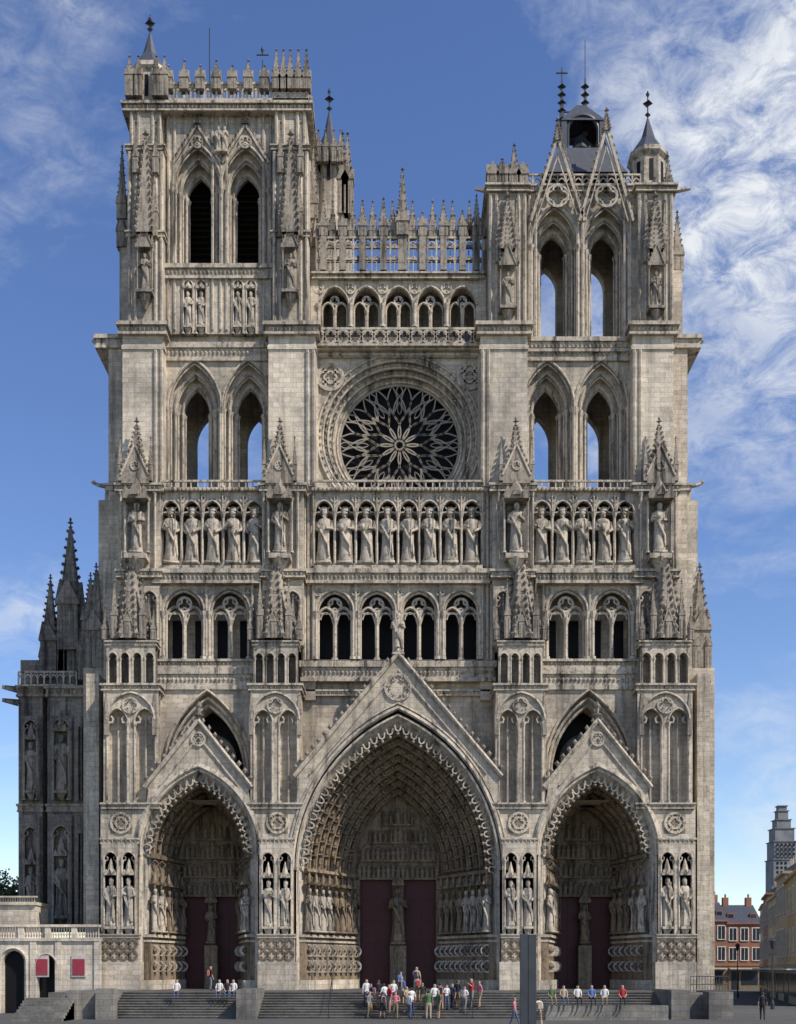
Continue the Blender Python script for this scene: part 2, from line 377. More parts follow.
portal(597,62,855,766,50,781,6.2,34,800,5,51,786,722,30,897,519,695,5,582)
statue(C,X(397.5),.1,Z(653),Z(612)-Z(653),0)
# ---------------------------------------------------------------- bays and buttresses (mirrored)
for s in(-1,1):
    m_=lambda p: p if s<0 else 795-p
    def BX(B,p0,p1,q0,q1,y0,y1): bp(B,m_(p0),m_(p1),q0,q1,y0,y1)
    for (p0,p1) in((103,158),(250,300)):
        BX(W,p0,p1,686,806,.75,4.5)
        blind(W,m_(p0),m_(p1),690,803,2,.1,.74,722,1.3,md=C)
        for q in(.25,.75):
            xq=X(m_(p0)+(m_(p1)-m_(p0))*q,.1); tube(C,[(xq,.45,Z(802,.1)),(xq,.45,Z(716,.1))],.07,5)
        xm=X((m_(p0)+m_(p1))/2,.2)
        foil(C,xm,Z(706,.2),.02,.55,4,.07)
        hood(C,xm,24*k(0),Z(720,.2),Z(693,.2)-Z(720,.2),.0,.1)
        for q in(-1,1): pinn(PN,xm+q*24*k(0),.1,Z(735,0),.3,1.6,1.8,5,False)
        cornice(C,m_(p0),m_(p1),803,809,.0,.28); cornice(C,m_(p0),m_(p1),684,691,.2,.3,3)
        BX(W,p0+5,p1-5,640,686,1.15,3.5)
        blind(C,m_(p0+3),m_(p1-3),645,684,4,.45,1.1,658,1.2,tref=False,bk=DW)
        cornice(C,m_(p0+3),m_(p1-3),641,646,.5,.2,1.6)
        xc=X((m_(p0)+m_(p1))/2,1.2); zz=Z(642,1.2)
        spire(PN,xc,1.4,zz,2.7,Z(550,1.2)-zz,8,12,.19)
        for a_ in range(8):
            an=a_*pi/4; rr=1.45 if a_%2 else 1.25
            if sin(an)>.5: continue
            pinn(PN,xc+rr*cos(an),1.35+rr*.85*sin(an),zz,.42,1.7 if a_%2 else 1.2,2.3 if a_%2 else 2.0,5)
        for dx in(-1.75,1.75):
            pinn(PN,xc+dx,.75,zz,.38,.8,1.4,4)
        PN.add([(xc-.7,.15,zz),(xc+.7,.15,zz),(xc,.15,zz+2.1)],[(0,1,2)])
        for q in(-1,1): tube(PN,[(xc+q*.72,.13,zz),(xc,.13,zz+2.1)],.07,4); crockline(PN,(xc+q*.72,.13,zz),(xc,.13,zz+2.1),.12,5,(q*.1,0,.05))
    for (p0,p1,n) in((101,137,2),(259,293,2)):
        blind(W,m_(p0),m_(p1),843,937,n,-.45,.0,860,1.2,True,C,bk=P)
        BX(W,p0-1,p1+1,937,992,-.5,.3); BX(W,p0-2,p1+3,962,995,-.75,.3)
        cornice(W,m_(p0-1),m_(p1+1),934,938,-.5,.15,.5,False); cornice(C,m_(p0),m_(p1),838,844,-.35,.16,.4)
        xa,xb=sorted((X(m_(p0),-.5),X(m_(p1),-.5)))
        for i in range(4):
            for r_ in(0,1): foil(P,xa+(i+.5)*(xb-xa)/4,Z(944+r_*11,-.5),-.53,.33,4,.05); 
        foil(C,(xa+xb)/2,Z(823,0),-.04,.72,6,.08); foil(C,(xa+xb)/2,Z(823,0),-.04,.4,4,.06)
        P.box((xa+xb)/2-.75,(xa+xb)/2+.75,-.03,-.01,Z(833),Z(813)); 
    frieze(P,*sorted((X(m_(101)),X(m_(137)))),Z(809),-.1,.12,.3)
    y=1.6; cx=X(m_(207),y); zs=Z(772,y); h=Z(692,y)-zs; a=43*k(y)
    xs=sorted((X(m_(157),y),X(m_(252),y)))
    panel(W,xs[0],xs[1],Z(800,y),Z(668,y),cx,a,zs,h,Z(800,y),y,y+1.0,12)
    for f in(1.02,.93,.85): hood(C,cx,a*f,zs,h*f,y-.05+(1-f)*3,.1,Z(800,y),12)
    panel(W,cx-a,cx+a,Z(800,y),Z(690,y),cx,a*.84,zs,h*.84,Z(800,y),y+.95,y+2.4,12)
    DK.box(cx-a,cx+a,4.4,4.5,Z(802,y),Z(690,y))
    foil(DW,cx,zs+h*.22,3.4,a*.5,6,.12); ring(DW,cx,zs+h*.22,3.4,a*.55,.13,24)
    for q in(-.62,-.2,.2,.62): tube(DW,[(cx+q*a,3.4,Z(800,y)),(cx+q*a,3.4,zs-h*.1)],.09,4)
    for q in(-.41,0,.41): hood(DW,cx+q*a,a*.2,zs-h*.12,a*.3,3.4,.08)
    cornice(C,m_(158),m_(252),668,690,1.6,.25,2)
    cornice(C,m_(150),m_(255),660,668,1.7,.35,2)
    def trif(p0,p1,n,y):
        xa,xb=sorted((X(p0,y),X(p1,y))); w=(xb-xa)/n; z0=Z(660,y); z1=Z(583,y); zs=Z(612,y)
        for i in range(n):
            c=xa+(i+.5)*w; a=w*.43; h=a*1.15
            panel(W,xa+i*w,xa+(i+1)*w,z0,z1,c,a,zs,h,z0+.02,y,y+.7,10)
            hood(C,c,a*1.06,zs,h*1.06,y-.05,.11); hood(C,c,a*.93,zs,h*.93,y+.12,.09)
            b=a*.45
            for q in(-1,1):
                hood(C,c+q*a*.48,b,zs-.35,b*1.3,y+.4,.11,z0,7); hood(C,c+q*a*.48,b*.7,zs-.45,b*.9,y+.45,.06,None,7)
            foil(C,c,zs+h*.40,y+.4,a*.36,3,.09)
            col(C,c,y+.4,z0,zs-.35,.15)
            for q in(-1,1): col(C,c+q*a*1.02,y-.04,z0,zs,.15)
            # pierced plate behind upper tracery
            C.box(c-a*.98,c+a*.98,y+.42,y+.5,zs+h*.0-.05,zs+.08) 
        for i in range(n+1):
            P_=xa+i*w; tube(C,[(P_,y-.1,z0),(P_,y-.1,z1)],.09,5)
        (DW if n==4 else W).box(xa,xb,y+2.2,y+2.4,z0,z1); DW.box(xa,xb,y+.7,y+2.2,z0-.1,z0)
        for i in range(2*n):
            c=xa+(i+.5)*w/2; bb=w*(.2 if n==4 else .11)
            DK.box(c-bb,c+bb,y+2.1,y+2.2,z0+.3,zs+(.6 if n==4 else .0))  # black panels also paint the dark of the gallery behind the arches
        for i in range(n+1): foil(C,min(max(xa+i*w,xa+.35),xb-.35),Z(592,y),y-.06,.3,3,.05)
    trif(m_(160),m_(252),2,1.9)
    cornice(C,m_(155),m_(258),570,584,1.6,.35,2)
    BX(W,301,315,486,700,2.6,6); BX(W,250,264,486,662,2.3,6); BX(W,154,163,486,662,2.2,6)
    for p in(304,308): tube(C,[(X(m_(p),2.5),2.5,Z(660,2.5)),(X(m_(p),2.5),2.5,Z(492,2.5))],.13,5)
    for (p0,p1) in((118,160),(262,303)):
        BX(W,p0,p1,486,645,1.7,6)
        cornice(C,m_(p0),m_(p1),570,578,1.4,.3,1); cornice(C,m_(p0-1),m_(p1+1),484,492,1.5,.3,1.5)
        pc=(p0+p1)/2-3
        blind(W,m_(p0+1),m_(p1-1),586,640,2,1.45,1.69,600,1.2,bk=DW)
        x=X(m_(pc),1.1)
        DW.box(x-.8,x+.8,1.66,1.69,Z(553,1.1),Z(498,1.1))
        statue(KS,x,1.15,Z(552,1.1),Z(502,1.1)-Z(552,1.1),0,False)
        C.box(x-.8,x+.8,.6,1.7,Z(556,1.1)-.3,Z(556,1.1)+.05); 
        tube(C,[(x,1.3,Z(572,1.1)),(x,1.2,Z(558,1.1))],[.2,.75],6)
        for q in(-1,1): col(C,x+q*.85,1.1,Z(553,1.1),Z(498,1.1),.09); col(C,x+q*1.25,1.5,Z(570,1.1),Z(490,1.1),.1)
        canopy(PN,x,1.1,Z(499,1.1),1.8,1.5)
        y=1.6; xx=X(m_(pc),y); zt=Z(478,y)
        PN.box(xx-1.0,xx+1.0,y-.5,y+1.2,Z(486,y),zt)
        gh=Z(447,y)-zt
        PN.add([(xx-1,y-.5,zt),(xx+1,y-.5,zt),(xx,y-.5,zt+gh),(xx-1,y+1.1,zt),(xx+1,y+1.1,zt),(xx,y+1.1,zt+gh)],[(0,1,2),(0,2,5,3),(1,4,5,2)])
        for q in(-1,1):
            tube(C,[(xx+q*1.02,y-.52,zt),(xx,y-.52,zt+gh)],.09,4); crockline(PN,(xx+q*1.02,y-.5,zt),(xx,y-.5,zt+gh),.17,6,(q*.14,0,.1))
            pinn(PN,xx+q*1.1,y-.35,zt-.4,.32,1.2,1.8,5,False)
        foil(C,xx,zt+gh*.3,y-.53,.3,3,.05)
        spire(PN,xx,y+.1,zt+gh*.55,.85,Z(425,y)-zt-gh*.55,4,7,.15)
    for (p0,p1,B) in((122,163,L),(268,315,L)):
        BX(B,p0,p1,333,486,2.4,8)
        cornice(C,m_(p0-1),m_(p1+1),324,336,2.4,.45,4)
        BX(B,p0-1,p1+1,345,349,2.3,3)
        for p in(p1-2,p1-8): tube(W,[(X(m_(p),2.35),2.35,Z(484,2.35)),(X(m_(p),2.35),2.35,Z(350,2.35))],.12,5)
    BX(W,108,122,335,660,4.2,9); BX(W,103,120,560,700,3.5,9)
    cornice(C,m_(97),m_(125),336,349,4.2,.3,4,False); cornice(C,m_(106),m_(123),484,491,4.2,.2,4,False)
    for (pp,qq,yy,dx) in((110,346,5,-1),(104,686,3,-1),(110,487,4.5,-1)):
        x=X(m_(pp),yy); z=Z(qq,yy); tube(C,[(x,yy,z),(x+s*.9,yy-.1,z+.1),(x+s*1.2,yy-.1,z+.25)],[.22,.14,.12],5); knob(C,x+s*1.25,yy-.1,z+.3,.2)
    BX(W,83 if s<0 else 81,106,668,925 if s<0 else 990,5,9.5); BX(L,98,108,500,668,6,9.5)
    pinn(PN,X(m_(94),5.5),6,Z(668,5.5),1.3,3.0,4.6,8)
    for q in(99,87): pinn(PN,X(m_(q),5.3),5.5,Z(672,5.5),.5,2.0,2.4,6)
    def kings(p0,p1,n,y):
        xa,xb=sorted((X(p0,y),X(p1,y))); w=(xb-xa)/n; z0=Z(566,y); z1=Z(492,y); zs=Z(512,y)
        C.box(xa,xb,y-.2,y+2,z0-.25,z0)
        DW.box(xa,xb,y+1.7,y+1.9,z0,z1)  # dark back wall imitates the shade behind the kings
        for i in range(n):
            c=xa+(i+.5)*w; a=w*.42
            panel(C,xa+i*w,xa+(i+1)*w,zs-.1,z1,c,a,zs,a*1.25,zs-.1,y,y+.4,7)
            hood(C,c,a*1.02,zs,a*1.27,y-.05,.07)
            for q in(-1,1):
                tube(C,[(c+q*a,y+.15,zs),(c+q*a*.45,y+.15,zs+.05),(c+q*a*.4,y+.15,zs+a*.4),(c+q*a*.7,y+.15,zs+a*.7)],.07,4)
            statue(KS,c,y+.25,z0+.32,(zs-z0)*.98,R.uniform(-.25,.25),True,True,.92)
            C.box(c-.5,c+.5,y-.05,y+.8,z0,z0+.14)
            foil(C,xa+i*w,Z(499,y),y-.05,.26,4,.045) if i>0 else None
        for i in range(n+1):
            col(C,xa+i*w,y+.1,z0,zs,.11); tube(C,[(xa+i*w,y-.08,zs),(xa+i*w,y-.08,z1)],.07,4)
        C.box(xa-.1,xb+.1,y-.3,y+2.0,z1,z1+.22); frieze(C,xa,xb,z1+.08,y-.33,.12,.3)
        tube(C,[(xa,y-.1,z1+.75),(xb,y-.1,z1+.75)],.1,4)
        for i in range(int((xb-xa)/.5)): tube(C,[(xa+i*.5+.25,y-.1,z1+.2),(xa+i*.5+.25,y-.1,z1+.75)],.06,4)
    kings(m_(160),m_(264),5,1.8)
    if s<0: 
        kings(313,482,8,2.2); trif(313,482,4,2.4)
        cornice(C,308,487,570,584,2.2,.35,2); cornice(C,303,492,662,682,2.6,.4,2); cornice(C,303,492,690,696,2.8,.2,2)
        xs=(X(299,3),X(496,3)); panel(W,xs[0],xs[1],Z(810,3),Z(660,3),0,6.6,Z(870,0)+.0,8.6,Z(810,3)-3.3,3,3.4,12)
    y=3.5
    def twin(B,pcs,p0,p1,qt,qb,qs,aps,hs,y,yb,dy=.55):
        xa,xb=sorted((X(p0,y),X(p1,y))); mid=(X(pcs[0],y)+X(pcs[1],y))/2
        z1=Z(qt,y); z0=Z(qb,y); zs=Z(qs,y)
        for i,pc in enumerate(sorted(pcs)):
            c=X(pc,y); l=xa if i==0 else mid; r=mid if i==0 else xb; yy=y
            for j,(ap,hp) in enumerate(zip(aps,hs)):
                a=ap*k(y); h=hp*k(y)
                panel(B,l,r,z0,z1,c,a,zs,h,z0+.02,yy,yy+dy,10)
                hood(C,c,a*1.04,zs,h*1.03,yy-.04,.11,None,10,5)
                hood(C,c,a*.95,zs,h*.95,yy+.1,.07,None,10,4)
                for q in(-1,1):
                    col(C,c+q*(a+.02),yy-.05,z0,zs,.12); col(C,c+q*(a-.14),yy+.22,z0,zs,.08)
                l,r=c-a-.01,c+a+.01; yy+=dy
        for i,pc in enumerate(sorted(pcs)):
            c=X(pc,y); l=xa if i==0 else mid; r=mid if i==0 else xb
            panel(B,l,r,z0,z1,c,aps[-1]*k(y)*.85,zs,hs[-1]*k(y)*1.0,z0+.02,yb,yb+.8,8,True)
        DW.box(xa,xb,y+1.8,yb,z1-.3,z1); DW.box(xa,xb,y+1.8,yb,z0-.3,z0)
    tw1=(194,248)
    twin(W,(m_(tw1[0]),m_(tw1[1])),m_(160),m_(270),345,488,408,(26,20,14),(47,37,27),3.5,9.0)
    cornice(C,m_(162),m_(270),344,362,3.5,.3,2)
    for (p0,p1,q0) in((122,130,488),(300,314,488)):
        xa,xb=sorted((X(m_(p0),3.5),X(m_(p1),3.5)))
        W.box(xa,xb,8.0,9.9,Z(800,3.5),Z(345,3.5))
# rose window wall
y=4.0; cx=X(399,y); cz=Z(437,y)
def ringface(m,cx,cz,y,r0,r1,y1=None,n=64):
    y1=y if y1 is None else y1
    loft(m,[(cx+r0*cos(2*pi*i/n),y,cz+r0*sin(2*pi*i/n)) for i in range(n+1)],[(cx+r1*cos(2*pi*i/n),y1,cz+r1*sin(2*pi*i/n)) for i in range(n+1)])
Ro=80*k(y); xa,xb=X(312,y),X(483,y); z0,z1=Z(520,y),Z(345,y)
n=64
A=[];B_=[]
for i in range(n+1):
    t=2*pi*i/n; c_,s_=cos(t),sin(t)
    A.append((cx+Ro*c_,y,cz+Ro*s_))
    f=1e9
    if c_>1e-6:f=min(f,(xb-cx)/c_)
    if c_<-1e-6:f=min(f,(xa-cx)/c_)
    if s_>1e-6:f=min(f,(z1-cz)/s_)
    if s_<-1e-6:f=min(f,(z0-cz)/s_)
    B_.append((cx+f*c_,y,cz+f*s_))
loft(W,A,B_)
W.box(xa-.5,xb+.5,y+.9,y+1.0,z1-1.5,z1); 
steps=[(80,4.0),(77,4.05),(77,4.35),(72,4.4),(72,4.75),(67,4.8),(67,5.15),(62.5,5.2),(62.5,5.6)]
for (r0,ya),(r1,yb) in zip(steps,steps[1:]): ringface(C,cx,cz,ya,r0*k(4),r1*k(4),yb)
for r_,yy in((82,3.95),(77,4.1),(72,4.4),(67,4.8),(63,5.2)): ring(C,cx,cz,yy,r_*k(4),.11,64)
for (rr_,yy,nn,sz) in((79.5,3.95,70,.13),(74.5,4.3,64,.13),(69.5,4.7,60,.12)):
    for i in range(nn): t=2*pi*i/nn; knob(C,cx+rr_*k(4)*cos(t),yy,cz+rr_*k(4)*sin(t),sz)
RR=62.5*k(4)
DK.add([(cx+RR*1.01*cos(2*pi*i/48),5.9,cz+RR*1.01*sin(2*pi*i/48)) for i in range(48)],[tuple(range(48))])
TR=MB('rose_window_tracery',stone('tracery_stone',(.40,.36,.30),(.14,.13,.12),.4,brick=False),CA)
def petal(r0,r1,w,t,r=.07,y=5.35,bend=0):
    P1=[];P2=[]
    for j in range(9):
        u=j/8; rr=r0+(r1-r0)*u; ww=w*sin(pi*u**.85)*(.9+.2*u)
        for Pk,sg in((P1,1),(P2,-1)):
            a=t+bend*u+sg*ww/max(rr,.15)
            Pk.append((cx+rr*cos(a),y,cz+rr*sin(a)))
    tube(TR,P1+P2[::-1][1:-1],r,4,True)
ring(TR,cx,cz,5.35,RR*.07,.06,20); ring(TR,cx,cz,5.35,RR*.975,.13,60)
for i in range(12):
    t=2*pi*i/12+pi/12
    petal(RR*.06,RR*.58,RR*.09,t,.07)
    petal(RR*.36,RR*.80,RR*.10,t+pi/12,.07)
    petal(RR*.54,RR*.97,RR*.082,t-.085,.065,bend=-.05); petal(RR*.54,RR*.97,RR*.082,t+.085,.065,bend=.05)
    petal(RR*.80,RR*.97,RR*.05,t+pi/12,.055)
    petal(RR*.50,RR*.70,RR*.035,t+pi/12,.04)
for (p,q) in((330,378),(469,377)):
    foil(C,X(p,4),Z(q,4),3.93,.95,4,.13); foil(C,X(p,4),Z(q,4),3.93,.5,4,.1,ring=False)
for p in(316,479): tube(C,[(X(p,3.9),3.9,Z(490,3.9)),(X(p,3.9),3.9,Z(350,3.9))],.16,6)
cornice(C,308,487,345,357,3.9,.3,2); cornice(C,308,487,352,358,3.9,.15,2)
yb=3.2
W.box(X(310,yb),X(486,yb),yb+.2,6,Z(348,yb),Z(345,yb))
for q in(329,345): tube(C,[(X(312,yb),yb,Z(q,yb)),(X(484,yb),yb,Z(q,yb))],.12,4)
for i in range(14): foil(C,X(318+i*12.3,yb),Z(337,yb),yb,.5,4,.08)
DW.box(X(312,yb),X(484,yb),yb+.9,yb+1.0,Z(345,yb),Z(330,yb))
xa,xb=X(318,4),X(478,4); nn=5; w=(xb-xa)/nn
z0,z1,zs=Z(328,4),Z(279,4),Z(305,4)
for i in range(nn):
    c=xa+(i+.5)*w; panel(W,xa+i*w,xa+(i+1)*w,z0,z1,c,w*.43,zs,w*.55,z0+.02,4,4.6,8); hood(C,c,w*.44,zs,w*.57,3.95,.1)
    for q in(-1,1): hood(C,c+q*w*.21,w*.19,zs-.3,w*.26,4.3,.09,z0,6)
    foil(C,c,zs+w*.2,4.3,w*.13,3,.06); col(C,c,4.3,z0,zs-.3,.1); col(C,xa+i*w,3.95,z0,zs,.13)
    foil(C,xa+i*w,Z(289,4),3.94,.38,3,.07)
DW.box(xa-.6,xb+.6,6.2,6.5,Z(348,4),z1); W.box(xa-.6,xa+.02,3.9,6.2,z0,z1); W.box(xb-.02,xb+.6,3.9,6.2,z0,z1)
W.box(xa-.6,xb+.6,3.9,6.5,z1,z1+.3); cornice(C,314,482,274,280,3.9,.35,2)
def opengal(p0,p1,q0,q1,y,step=8.5,tr=.07):
    xa,xb=X(p0,y),X(p1,y); z0,z1=Z(q1,y),Z(q0,y); n=int((p1-p0)/step); w=(xb-xa)/n
    for i in range(n+1): tube(C,[(xa+i*w,y,z0),(xa+i*w,y,z1)],tr,4)
    for i in range(n):
        c=xa+(i+.5)*w; hood(C,c,w*.46,z1-w*1.1,w*.7,y,tr*.8,None,4,4)
        if z1-z0>1.5:
            hood(C,c,w*.4,z0+.9,w*.6,y,tr*.7,None,4,4); tube(C,[(c,y,z0),(c,y,z0+.9)],tr*.6,4)
    for z in([z1,z0+.05,z0+1.1] if z1-z0>1.5 else [z1,z0+.05]): tube(C,[(xa,y,z),(xb,y,z)],tr*1.3,4)
opengal(316,482,238,274,3.7,9,.085); opengal(316,482,238,262,6.2,9,.085)
for p,qt in((323,200),(342,212),(362,200),(383,198),(402,168),(422,212),(443,200),(462,210),(476,195)):
    x=X(p,3.8); b=1.1 if p==402 else .78
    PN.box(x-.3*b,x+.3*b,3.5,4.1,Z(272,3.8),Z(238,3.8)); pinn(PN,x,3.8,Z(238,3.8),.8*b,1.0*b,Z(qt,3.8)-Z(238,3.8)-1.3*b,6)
    for q in(-1,1): PN.add([(x+q*.1,3.8,Z(225,3.8)),(x+q*.9,3.8,Z(238,3.8)),(x+q*.1,3.8,Z(238,3.8))],[(0,1,2)]); pinn(PN,x+q*.6,3.8,Z(238,3.8),.28,.5,1.0,4,False)
for p in(332,352,372,392,412,432,452,469): pinn(PN,X(p,6),6.1,Z(238,6),.5,.9,1.8,5)
# ---------------------------------------------------------------- north (left) belfry
Y=3.4
def belfry(s,q0,pcs,p0,p1,pb,qb,qs,aps,hs,yb):
    xa,xb=sorted((X(p0,Y),X(p1,Y)))
    twin(W,pcs,p0,p1,q0,qb,qs,aps,hs,Y,yb,.6)
    cornice(C,p0,p1,qb-2,qb+12,Y,.35,2)
    W.box(xa-1.2,xa+.2,Y+.4,yb+.8,Z(345,Y),Z(q0,Y)); W.box(xb-.2,xb+1.2,Y+.4,yb+.8,Z(345,Y),Z(q0,Y))
belfry(-1,112,(197,245),166,275,0,268,189,(24,18.5,13.5),(44,34,24),9.2)
for pc in(197,245):
    c=X(pc,4.6); 
    LV.box(c-1.3,c+1.3,6.0,6.1,Z(268,4.6),Z(162,4.6))
    for i in range(17):
        z=Z(266,4.6)+i*.45; LV.add([(c-1.2,5.2,z),(c+1.2,5.2,z),(c+1.2,5.8,z+.35),(c-1.2,5.8,z+.35)],[(0,1,2,3)])
    x=X(pc,Y); w=23*k(Y)
    zt=Z(164,Y); za=Z(126,Y)
    for q in(-1,1):
        tube(C,[(x+q*w*1.02,3.3,zt),(x,3.3,za)],.12,4); crockline(PN,(x+q*w,3.3,zt),(x,3.3,za),.17,8,(q*.14,0,.12))
    foil(C,x,Z(143,Y),3.32,.42,3,.07); spire(PN,x,3.3,za,.4,.8,4,4,.12)
bp(W,164,276,275,347,Y+.3,9)
for pc in(194,244):
    blind(W,pc-13,pc+13,278,334,2,Y-.1,Y+.28,286,1.2,True,C,bk=DW)
bp(W,158,181,278,334,Y,Y+.35); bp(W,207,231,278,334,Y,Y+.35); bp(W,257,276,278,334,Y,Y+.35)
for p in(168,174,212,220,226,263,270): tube(C,[(X(p,3.35),3.35,Z(330,3.35)),(X(p,3.35),3.35,Z(116,3.35))],.1,5)
for p in(218,224): statue(C,X(p,3.1),3.1,Z(152,3.1),1.9,0,sl=.8)
for (p0,p1,qt) in((127,163,96),(272,308,100)):
    bp(W,p0,p1,150,330,2.7,9.8); bp(W,p0+2,p1-2,qt,150,3.0,9.8)
    cornice(C,p0,p1,232,238,2.7,.25,1); cornice(C,p0,p1,146,151,2.7,.25,1)
    for p in(p0+2,p0+8,p1-8,p1-2): tube(C,[(X(p,2.65),2.65,Z(325,2.65)),(X(p,2.65),2.65,Z(152,2.65))],.13,5)
    for p in(p0+4,p0+11,p1-11,p1-4): tube(C,[(X(p,2.95),2.95,Z(150,2.95)),(X(p,2.95),2.95,Z(qt+8,2.95))],.12,5)
    pm=(p0+p1)/2; niche(PN,pm,2.4,292,252,15,22); 
    spire(PN,X(pm,2.3),2.4,Z(236,2.3),1.2,Z(138,2.3)-Z(236,2.3),4,13,.17)
    for q in(-9,9): pinn(PN,X(pm+q,2.4),2.45,Z(236,2.3),.45,1.8,3.0,6)
    for q in(-10,10): pinn(PN,X(pm+q,2.4),2.5,Z(172,2.3),.4,1.2,2.4,5)
bp(W,119,128,220,332,4.5,9.8); bp(W,308,316,200,332,4.5,9.8)
for p in(122,313): 
    for q,t in((222,150),(250,205)): pinn(PN,X(p,4.8),4.7,Z(q,4.8),.7,1.2,Z(t,4.8)-Z(q,4.8)-1.2,8)
cornice(C,125,309,104,113,3.0,.4,7); bp(W,128,306,106,112,3.2,9.8)
opengal(162,306,84,104,3.0,6,.1); opengal(162,306,84,104,9.2,7,.08); bp(C,162,308,98,104,2.9,3.2)
for j,p in enumerate((168,184,200,216,232,248,264,276,283,290,298,306)):
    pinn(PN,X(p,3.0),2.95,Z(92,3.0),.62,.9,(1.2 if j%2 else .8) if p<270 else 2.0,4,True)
for i in range(5): pinn(PN,X(306,3),3.8+i*1.3,Z(92,3),.5,.8,1.3,3)
bp(C,272,308,92,104,2.9,3.4)
def turret(px,y,q0,q1,wp,qsp,qf,B=W,n=8):
    x=X(px,y); r=wp/2*k(y); ang=[2*pi*(i+.5)/n for i in range(n)]
    z0,z1=Z(q1,y),Z(q0,y)
    tube(B,[(x,y+r,z0),(x,y+r,z1)],r*1.05,n); tube(C,[(x,y+r,z1-.3),(x,y+r,z1),(x,y+r,z1+.35)],[r*1.05,r*1.25,r*1.2],n)
    for a in ang: tube(C,[(x+r*1.02*cos(a),y+r+r*1.02*sin(a),z0),(x+r*1.02*cos(a),y+r+r*1.02*sin(a),z1)],.09,4)
    for a in ang:
        aa=a+pi/n; DK.add([(x+r*1.0*cos(aa-.12),y+r+r*1.0*sin(aa-.12),z1-2.2),(x+r*1.0*cos(aa+.12),y+r+r*1.0*sin(aa+.12),z1-2.2),(x+r*1.0*cos(aa+.12),y+r+r*1.0*sin(aa+.12),z1-.6),(x+r*1.0*cos(aa-.12),y+r+r*1.0*sin(aa-.12),z1-.6)],[(0,1,2,3)])
    zt=Z(qsp,y); tube(SL,[(x,y+r,z1+.3),(x,y+r,z1+.7),(x,y+r,z1+(zt-z1)*.5),(x,y+r,zt)],[r*1.12,r*.95,r*.45,.07],n)
    zf=Z(qf,y); tube(IR,[(x,y+r,zt),(x,y+r,zf)],.06,4); knob(IR,x,y+r,zt+.3,.24); 
    knob(IR,x,y+r,zt+(zf-zt)*.55,.4,.12); knob(IR,x,y+r,zf-.25,.16,.3)
turret(146,2.9,66,150,32,20,2)
for q in(-17,-8,10,18): pinn(PN,X(146+q,2.7),2.7,Z(100,2.9),.55,1.6,1.3,4)
bp(W,131,163,84,112,3.1,8)
turret(328,8.5,152,340,27,102,78)
for q in(-13,14,19): pinn(PN,X(328+q,9),9.2,Z(215,9),.9,2.8,3.6,6)
for q in(-10,-3,5,12): pinn(PN,X(328+q,8.1),8.2,Z(162,8.1),.4,1.2,1.2,4)
bp(W,314,350,210,300,9.5,12)
for p,q0,q1 in((209,82,28),(262,82,60)): tube(IR,[(X(p,6),6,Z(q0,6)),(X(p,6),6,Z(q1,6))],.045,4)
tube(IR,[(X(256,6),6,Z(55,6)),(X(268,6),6,Z(55,6))],.05,4); knob(IR,X(262,6),6,Z(50,6),.15,.4)
# ---------------------------------------------------------------- south (right) belfry
belfry(1,190,(554,605),524,640,0,341,246,(23,18.5,14),(40,31,22),8.6)
for pc,xo in((557,1),(606,-1)):
    x=X(pc,3); w=27*k(3); zt=Z(222,3); za=Z(138 if pc==557 else 128,3)
    for q in(-1,1):
        tube(C,[(x+q*w,2.95,zt),(x,2.95,za)],.14,4); crockline(PN,(x+q*w,2.95,zt),(x,2.95,za),.19,12,(q*.16,0,.1))
        tube(C,[(x+q*w*.8,2.95,zt),(x,2.95,za-1.4)],.06,4)
    foil(C,x,Z(196,3),3.0,.8,4,.09); spire(PN,x,2.95,za-.3,.4,1.3,4,5,.13)
for p in(529,535,577,582,624,630): tube(C,[(X(p,3.35),3.35,Z(340,3.35)),(X(p,3.35),3.35,Z(196,3.35))],.11,5)
cornice(C,522,642,186,193,3.4,.3,5)
opengal(524,640,175,186,3.5,8,.07)
for (p0,p1) in((488,526),(637,673)):
    bp(W,p0,p1,190,330,2.8,9.2); cornice(C,p0,p1,186,193,2.8,.4,5)
    for p in(p0+2,p0+8,p1-8,p1-2): tube(C,[(X(p,2.75),2.75,Z(325,2.75)),(X(p,2.75),2.75,Z(194,2.75))],.13,5)
    pm=(p0+p1)/2; niche(PN,pm,2.4,308,270,15,30)
    spire(PN,X(pm,2.4),2.5,Z(252,2.4),1.1,Z(200,2.4)-Z(252,2.4),4,9,.16)
    for q in(-9,9): pinn(PN,X(pm+q,2.5),2.5,Z(262,2.4),.42,1.6,2.8,6)
bp(W,673,682,270,335,4.5,9); pinn(PN,X(677,4.8),4.9,Z(272,4.8),.8,1.2,3.2,7); pinn(PN,X(669,3),3.4,Z(190,3),.6,.6,2,5)
bp(W,482,490,250,345,4.5,9); 
for p,t in((492,168),(502,160),(514,146),(522,168)): pinn(PN,X(p,3.2),3.4,Z(188,3.2),.8,1.0,Z(t,3.2)-Z(188,3.2)-1,5)
bp(W,505,524,172,190,3.6,6)
for (p,dx) in((488,-1),(676,1)): x=X(p,3.2); z=Z(191,3.2); tube(C,[(x,3.2,z),(x+dx*1.0,3.1,z+.1)],[.2,.12],5)
y=6.5; x=X(580,y); zb=Z(192,y)
def hip(m,x,y,z,wx,wy,h,tx,ty): m.add([(x-wx,y-wy,z),(x+wx,y-wy,z),(x+wx,y+wy,z),(x-wx,y+wy,z),(x-tx,y-ty,z+h),(x+tx,y-ty,z+h),(x+tx,y+ty,z+h),(x-tx,y+ty,z+h)],[(0,1,5,4),(1,2,6,5),(2,3,7,6),(3,0,4,7),(4,5,6,7)])
hip(SL,x,y,zb,3.2,2.2,Z(160,y)-zb,1.7,1.3)
zl=Z(160,y)
